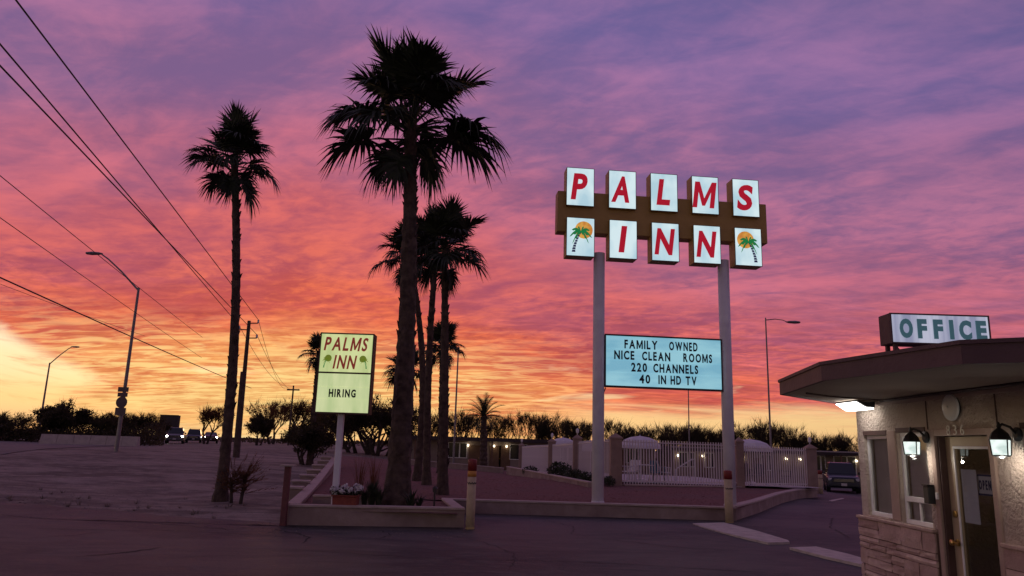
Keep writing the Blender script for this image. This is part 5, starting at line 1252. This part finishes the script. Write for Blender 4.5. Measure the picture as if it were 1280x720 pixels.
motel('low motel wing with pale gutter behind the parked car', 13.6, 46, Y, -.62, 2.42,
      [(mx(848, Y), mx(868, Y), .5, 1.7), (mx(880, Y), mx(893, Y), .5, 1.7), (mx(1016, Y), mx(1031, Y), .28, 1.75), (mx(1041, Y), mx(1069, Y), .28, 1.75), (mx(950, Y), mx(966, Y), .4, 1.7)],
      [(mx(872, Y), 'motel_dk'), (mx(940, Y), 'motel_dk'), (mx(1004, Y), 'motel_dk')], [mx(847, Y), mx(878, Y), mx(928, Y), mx(982, Y), mx(999, Y), mx(1069, Y)])

# ------------------------------------------------------------------ vehicles
M['car_glass'] = mat('car_glass', (0.02, 0.03, 0.04), rough=.06)
M['tyre'] = mat('tyre', (0.012, 0.012, 0.013), rough=.85)
M['rim'] = mat('rim', (0.3, 0.3, 0.32), rough=.35, metal=.8)
M['head_on'] = emit('headlight_on', (1.0, 0.97, 0.88), 30.0)
M['head_off'] = mat('headlight_off', (0.55, 0.56, 0.58), rough=.15)
M['chrome'] = mat('chrome', (0.5, 0.5, 0.52), rough=.2, metal=1.0)
M['plate'] = mat('plate', (0.55, 0.53, 0.5), (0.6, 0.58, 0.55), 10, .5)
def car(name, label, loc, rz, paint, lights_on=False, suv=True, group=None):
    """faces -Y in its own frame"""
    t = thing(name, label, 'car', loc, group); t.rotation_euler = (0, 0, rz); WP[t.name] = Vector((0, 0, 0))
    W = .93; H = 1.78 if suv else 1.48
    # body: lofted sections (y, half width, sill z, deck z)
    secs = [(-2.32, .72, .42, .78), (-2.25, .86, .34, .92), (-2.0, .92, .30, 1.00), (-1.2, .94, .28, 1.06), (-.95, .94, .28, 1.09), (1.6, .94, .28, 1.10), (2.1, .92, .32, 1.08), (2.28, .84, .40, 1.0)]
    b = MB(); n = 10
    for y, w, z0, z1 in secs:
        m = (z0 + z1) / 2
        for (a, c) in ((-w * .88, z0), (w * .88, z0), (w, z0 + .12), (w * 1.0, m), (w * .985, z1 - .12), (w * .90, z1 - .01), (w * .5, z1 + .02), (-w * .5, z1 + .02), (-w * .90, z1 - .01), (-w * .985, z1 - .12), (-w, m), (-w, z0 + .12)):
            b.v.append((a, y, c))
    n = 12
    for i in range(len(secs) - 1):
        for k in range(n): b.f.append((i * n + k, i * n + (k + 1) % n, (i + 1) * n + (k + 1) % n, (i + 1) * n + k))
    b.f.append(tuple(range(n))[::-1]); b.f.append(tuple((len(secs) - 1) * n + k for k in range(n))); b.build('body', paint, t, smooth=False)
    # cabin
    y0, y1, y2, y3 = (-1.02, -.35, 1.95, 2.2) if suv else (-.9, -.1, 1.1, 1.75); zb, zt = 1.07, H
    c = MB(); c.add([(-.84, y0, zb), (.84, y0, zb), (.84, y3, zb), (-.84, y3, zb), (-.66, y1, zt - .03), (.66, y1, zt - .03), (.66, y2, zt - .03), (-.66, y2, zt - .03), (-.58, y1 + .12, zt), (.58, y1 + .12, zt), (.58, y2 - .1, zt), (-.58, y2 - .1, zt)],
                   [(0, 1, 5, 4), (1, 2, 6, 5), (2, 3, 7, 6), (3, 0, 4, 7), (4, 5, 9, 8), (5, 6, 10, 9), (6, 7, 11, 10), (7, 4, 8, 11), (8, 9, 10, 11)]); cb = c.build('cabin', paint, t)
    def panel(nm, p, m, lift):
        q = [Vector(v) for v in p]; nn = (q[1] - q[0]).cross(q[2] - q[0]).normalized(); b = MB(); b.prism([v + nn * lift for v in q], nn * -.02); b.build(nm, m, cb)
    A = [Vector((-.84, y0, zb)), Vector((.84, y0, zb)), Vector((.66, y1, zt - .03)), Vector((-.66, y1, zt - .03))]
    ins = lambda Q, a, d: [Q[0].lerp(Q[1], a).lerp(Q[3].lerp(Q[2], a), d), Q[0].lerp(Q[1], 1 - a).lerp(Q[3].lerp(Q[2], 1 - a), d), Q[0].lerp(Q[1], 1 - a).lerp(Q[3].lerp(Q[2], 1 - a), 1 - d), Q[0].lerp(Q[1], a).lerp(Q[3].lerp(Q[2], a), 1 - d)]
    panel('windscreen', ins(A, .05, .07), M['car_glass'], .012)
    for s in (-1, 1):
        S = [Vector((s * .84, y0, zb)), Vector((s * .84, y3, zb)), Vector((s * .66, y2, zt - .03)), Vector((s * .66, y1, zt - .03))]
        if s < 0: S = [S[1], S[0], S[3], S[2]]
        Q = ins(S, .06, .12)
        mid = lambda f0, f1: [Q[0].lerp(Q[1], f0), Q[0].lerp(Q[1], f1), Q[3].lerp(Q[2], f1), Q[3].lerp(Q[2], f0)]
        for f0, f1 in ((0, .31), (.34, .65), (.68, 1)): panel('side_window', mid(f0, f1), M['car_glass'], .012)
        for yy in (-1.42, 1.42):
            w = MB(); w.tube([(s * .96, yy, .36), (s * .72, yy, .36)], .36, 20); wh = w.build('wheel', M['tyre'], t)
            w = MB(); w.tube([(s * .972, yy, .36), (s * .955, yy, .36)], [.18, .22], 14); w.build('rim', M['rim'], wh)
        w = MB(); w.box(min(s * .66, s * .86), max(s * .66, s * .86), -2.30, -2.16, .72, .88); w.build('headlight', M['head_on'] if lights_on else M['head_off'], t, bevel=.02)
        w = MB(); w.box(min(s * .93, s * 1.08), max(s * .93, s * 1.08), -.85, -.73, 1.08, 1.24); w.build('mirror', paint, t, bevel=.02)
    w = MB(); w.box(-.56, .56, -2.345, -2.28, .68, .84); gr = w.build('grille', M['black'], t)
    w = MB(); 
    for zz in (.70, .76, .82): w.box(-.55, .55, -2.36, -2.346, zz - .01, zz + .01)
    w.build('grille_bar', M['chrome'], gr)
    w = MB(); w.box(-.86, .86, -2.40, -2.26, .40, .60); bu = w.build('bumper', paint, t, bevel=.03)
    w = MB(); w.box(-.16, .16, -2.415, -2.402, .44, .59); w.build('number_plate', M['plate'], bu)
    if suv:
        w = MB()
        for s in (-1, 1): w.tube([(s * .55, y1 + .3, H + .05), (s * .55, y2 - .3, H + .05)], .02, 6)
        for s in (-1, 1):
            for yy in (y1 + .4, y2 - .4): w.tube([(s * .55, yy, H - .02), (s * .55, yy, H + .05)], .02, 6)
        w.build('roof_rack', M['black'], t)
    return t
pa = mat('dark_blue_paint', (0.018, 0.022, 0.038), (0.022, 0.027, 0.045), 2, .25); pb = mat('grey_paint', (0.10, 0.10, 0.11), (.12, .12, .13), 2, .3); pc = mat('dark_red_paint', (0.05, .015, .015), (.06, .02, .02), 2, .3)
car('parked_car', 'dark parked off-road car by the office corner', (21.1, 48.0, gz(21.1, 48.0) + .02), R(-20), pa)
def rcar(label, px, Y, paint, on, suv):
    p = at(px, 550, Y); car('road_car', label, (p.x, Y, gz(p.x, Y) + .03), R(21), paint, on, suv, 'cars on the main road')
rcar('oncoming car with bright headlights on the main road, leftmost', 219, 86, pb, True, True)
rcar('oncoming car with headlights seen just left of the lone palm trunk', 263, 104, pc, True, False)
rcar('dark car without bright lights between the two oncoming cars', 242, 100, pa, False, True)

# ------------------------------------------------------------------ street lamps, poles, wires, barrier
M['galv'] = mat('galvanised', (0.20, 0.18, 0.19), (0.27, 0.25, 0.26), 5, 0.5, metal=.5)
M['wood_pole'] = mat('wood_pole', (0.06, 0.042, 0.035), (0.11, 0.08, 0.065), 4, 0.95, 0.8, 18)
M['sign_back'] = mat('sign_plate', (0.09, 0.06, 0.07), (0.12, 0.085, 0.09), 4, 0.5)
def street_lamp(label, base, joint, tip, r=.10, plates=(), arm=True):
    base, joint, tip = Vector(base), Vector(joint), Vector(tip); t = thing('street_lamp', label, 'street lamp', base)
    b = MB(); b.tube([base - UP * .2, joint + UP * .15], [r, r * .6], 12); b.build('pole', M['galv'], t)
    b = MB(); d = tip - joint; b.tube([joint, joint + d * .45 + UP * .12, joint + d * .8 + UP * .1, tip], [r * .5, r * .42, r * .38, r * .34], 8); b.build('arm', M['galv'], t)
    h = Vector((d.x, d.y, 0)).normalized(); b = MB(); b.tube([tip - h * .1, tip + h * .1, tip + h * .5, tip + h * .8, tip + h * .88], [r * .5, .13, .17, .12, .02], 10); b.v = [(x, y, tip.z + (z - tip.z) * .6) for x, y, z in b.v]; b.build('lamp_head', M['galv'], t)
    for (z, w, hh, rd) in plates:
        f = (z - base.z) / (joint.z - base.z); c = base.lerp(joint, f) - Vector((0, r + .03, 0)); b = MB()
        if rd: b.tube([c, c - Vector((0, .02, 0))], w / 2, 18)
        else: b.box(c.x - w / 2, c.x + w / 2, c.y - .02, c.y, z - hh / 2, z + hh / 2)
        b.build('sign_plate', M['sign_back'], t)
    return t
jp = at(173, 363, 41); bp = at(147, 562, 41); bp.z = gz(bp.x, 41)
zc = lambda py: at(153, py, 41).z
street_lamp('street lamp with arm to the left and stacked route signs', (jp.x, 41, bp.z), jp, at(126, 317, 41), .11,
            plates=((zc(487), .58, .26, 0), (zc(493.5), .54, .22, 0), (zc(503), .62, .6, 1), (zc(514.5), .58, .40, 0)))
jp = at(62, 455, 85); street_lamp('far street lamp at left with one small square sign', (jp.x, 85, gz(jp.x, 85)), jp, at(90, 433.5, 85), .13, plates=((at(52, 525, 85).z, .7, .7, 0),))
jp = at(957, 400, 48); 
t = street_lamp('slim tall lamp post with short level arm behind the pool', (jp.x, 48, gz(jp.x, 48)), jp, at(984, 402.5, 48), .07)
def thin_pole(label, px, ytop, Y, r, name='flagpole', cat='pole', base_z=None):
    p = at(px, ytop, Y); g = gz(p.x, Y) if base_z is None else base_z; t = thing(name, label, cat, (p.x, Y, g))
    b = MB(); b.tube([(p.x, Y, g - .2), (p.x, Y, p.z)], [r, r * .6], 10); b.build('pole', M['galv'], t); b = MB(); b.lathe((p.x, Y, p.z), [(.02, 0), (r * 1.2, .04), (r * 1.2, .1), (.01, .15)], 8); b.build('finial', M['galv'], t)
thin_pole('thin flagpole rising below the message board', 860, 470, 50, .05)
thin_pole('dark slim pole between the rear palms and feather palm', 573, 436, 60, .09)
# leaning utility pole with a stub lashed to it
ub = at(296, 572, 44); ub.z = gz(ub.x, 44); ut = at(311.5, 401, 44)
up = thing('utility_pole', 'weathered wooden utility pole with stub right of the lone palm', 'utility pole', ub)
b = MB(); b.tube([ub - UP * .2, ub.lerp(ut, .5), ut], [.15, .13, .10], 12); b.build('pole', M['wood_pole'], up)
um = at(305, 465, 44); b = MB(); o_ = Vector((.02, -.16, 0)); b.tube([ub - UP * .2 + o_, um + o_ * .9], [.2, .17], 12); b.build('stub_pole', M['wood_pole'], up)
arms = []
for z_, s in ((ut.z - .15, 1), (ut.z - 1.05, 1), (ut.z - .55, -1)):
    c = Vector((ut.x, 44, z_)); e = c + Vector((s * .55, 0, .02)); b = MB(); b.tube([c, e], .035, 6); ar_ = b.build('bracket', M['wood_pole'], up)
    b = MB(); b.lathe(e, [(.04, 0), (.07, .05), (.05, .1), (.07, .15), (.04, .22)], 8); b.build('insulator', M['grey_lamp'], ar_); arms.append(e + UP * .2)
M['wire'] = mat('wire', (0.012, 0.010, 0.012), rough=.6)
def wire(label, A, B, r, sag=.15):
    A, B = Vector(A), Vector(B); N = 24; P = [A.lerp(B, i / N) - UP * (sag * 4 * (i / N) * (1 - i / N)) for i in range(N + 1)]
    b = MB(); b.tube(P, r, 5); o = b.build('power_line', M['wire']); tag(o, label, 'wire', 'power lines along the road'); return o
def ext(A, px, py, yend):
    """carry a level wire from A through the place seen at a pixel, on to yend"""
    p = atz(px, py, A.z); k = (yend - A.y) / (p.y - A.y); return A.lerp(p, k)
fpole = at(367, 482, 108)
for (i, (px, py), r, lab) in ((0, (20, 0), .017, 'rightmost of the three steep wires running to the utility pole'), (2, (0, 55), .017, 'middle of the three steep wires running to the utility pole'), (1, (0, 82), .017, 'lowest of the three steep wires running to the utility pole')):
    wire(lab, arms[i], ext(arms[i], px, py, -14), r, .0)
dp = thing('distant_utility_pole', 'small distant utility pole against the yellow sky', 'utility pole', (fpole.x, 108, gz(fpole.x, 108)))
b = MB(); b.tube([(fpole.x, 108, .5), (fpole.x, 108, fpole.z)], [.16, .11], 8); b.build('pole', M['wood_pole'], dp); b = MB(); b.box(fpole.x - .9, fpole.x + .9, 107.9, 108.1, fpole.z - .7, fpole.z - .5); b.build('crossarm', M['wood_pole'], dp)
for i, lab in enumerate(('upper thin wire from utility pole to the distant pole', 'middle thin wire from utility pole to the distant pole', 'lower thin wire from utility pole to the distant pole')):
    wire(lab, arms[i], (fpole.x + (-.8, .8, 0)[i], 108, fpole.z - .45 + (0, 0, .4)[i]), .014, 1.3)
for (pa_, pb_, z, r, lab, zs) in (((0, 215), (235, 407), 8.5, .013, 'thin slack wire crossing behind the street lamp arm', .1), ((0, 268), (235, 435), 8.0, .013, 'thin wire crossing the middle of the street lamp pole', .1), ((0, 341), (283, 471), 7.6, .032, 'thick low cable crossing the street lamp pole toward the lone palm', .2), ((0, 352), (160, 412), 7.4, .010, 'faint thin wire just below the thick cable', .1)):
    A = atz(*pa_, z); B = atz(*pb_, z); d = (B - A); wire(lab, A - d * .6, B + d * (.2 if r < .03 else .35), r, zs)
# concrete barrier and dark billboard far left
bw = thing('concrete_barrier', 'low grey concrete barrier beyond the road at left', 'barrier', (-34, 57, .9)); A = at(52, 550, 57); B = at(174, 551, 60)
b = MB(); d = (B - A).normalized(); 
for i in range(6):
    p = A.lerp(B, i / 6); q = A.lerp(B, (i + 1) / 6 - .004); z = gz(p.x, p.y); b = MB()
    b.prism([Vector((p.x, p.y - .3, z - .1)), Vector((p.x, p.y + .3, z - .1)), Vector((p.x, p.y + .12, z + .75)), Vector((p.x, p.y - .12, z + .75))], Vector((q.x - p.x, q.y - p.y, 0))); b.build('barrier_block', M['concrete'], bw)
p = at(212, 532, 120); g = gz(p.x, 120)
bd = thing('billboard', 'dark boxy billboard beside the oncoming cars', 'billboard', (p.x, 120, g)); z0, z1 = at(212, 548, 120).z, at(212, 519, 120).z
b = MB(); b.box(p.x - 1.5, p.x + 1.4, 119.6, 120.4, z0, z1); b.build('panel', M['roof_dk'], bd)
b = MB(); b.box(p.x - 1.56, p.x + 1.46, 119.54, 119.6, z1 - .1, z1 + .05); b.box(p.x - 1.56, p.x + 1.46, 119.54, 119.6, z0 - .05, z0 + .1); b.build('frame', M['steel_dark'], bd)
for s in (-.9, .8): b = MB(); b.tube([(p.x + s, 120.5, g - .3), (p.x + s, 120.5, z1 - .2)], .12, 8); b.build('post', M['galv'], bd)
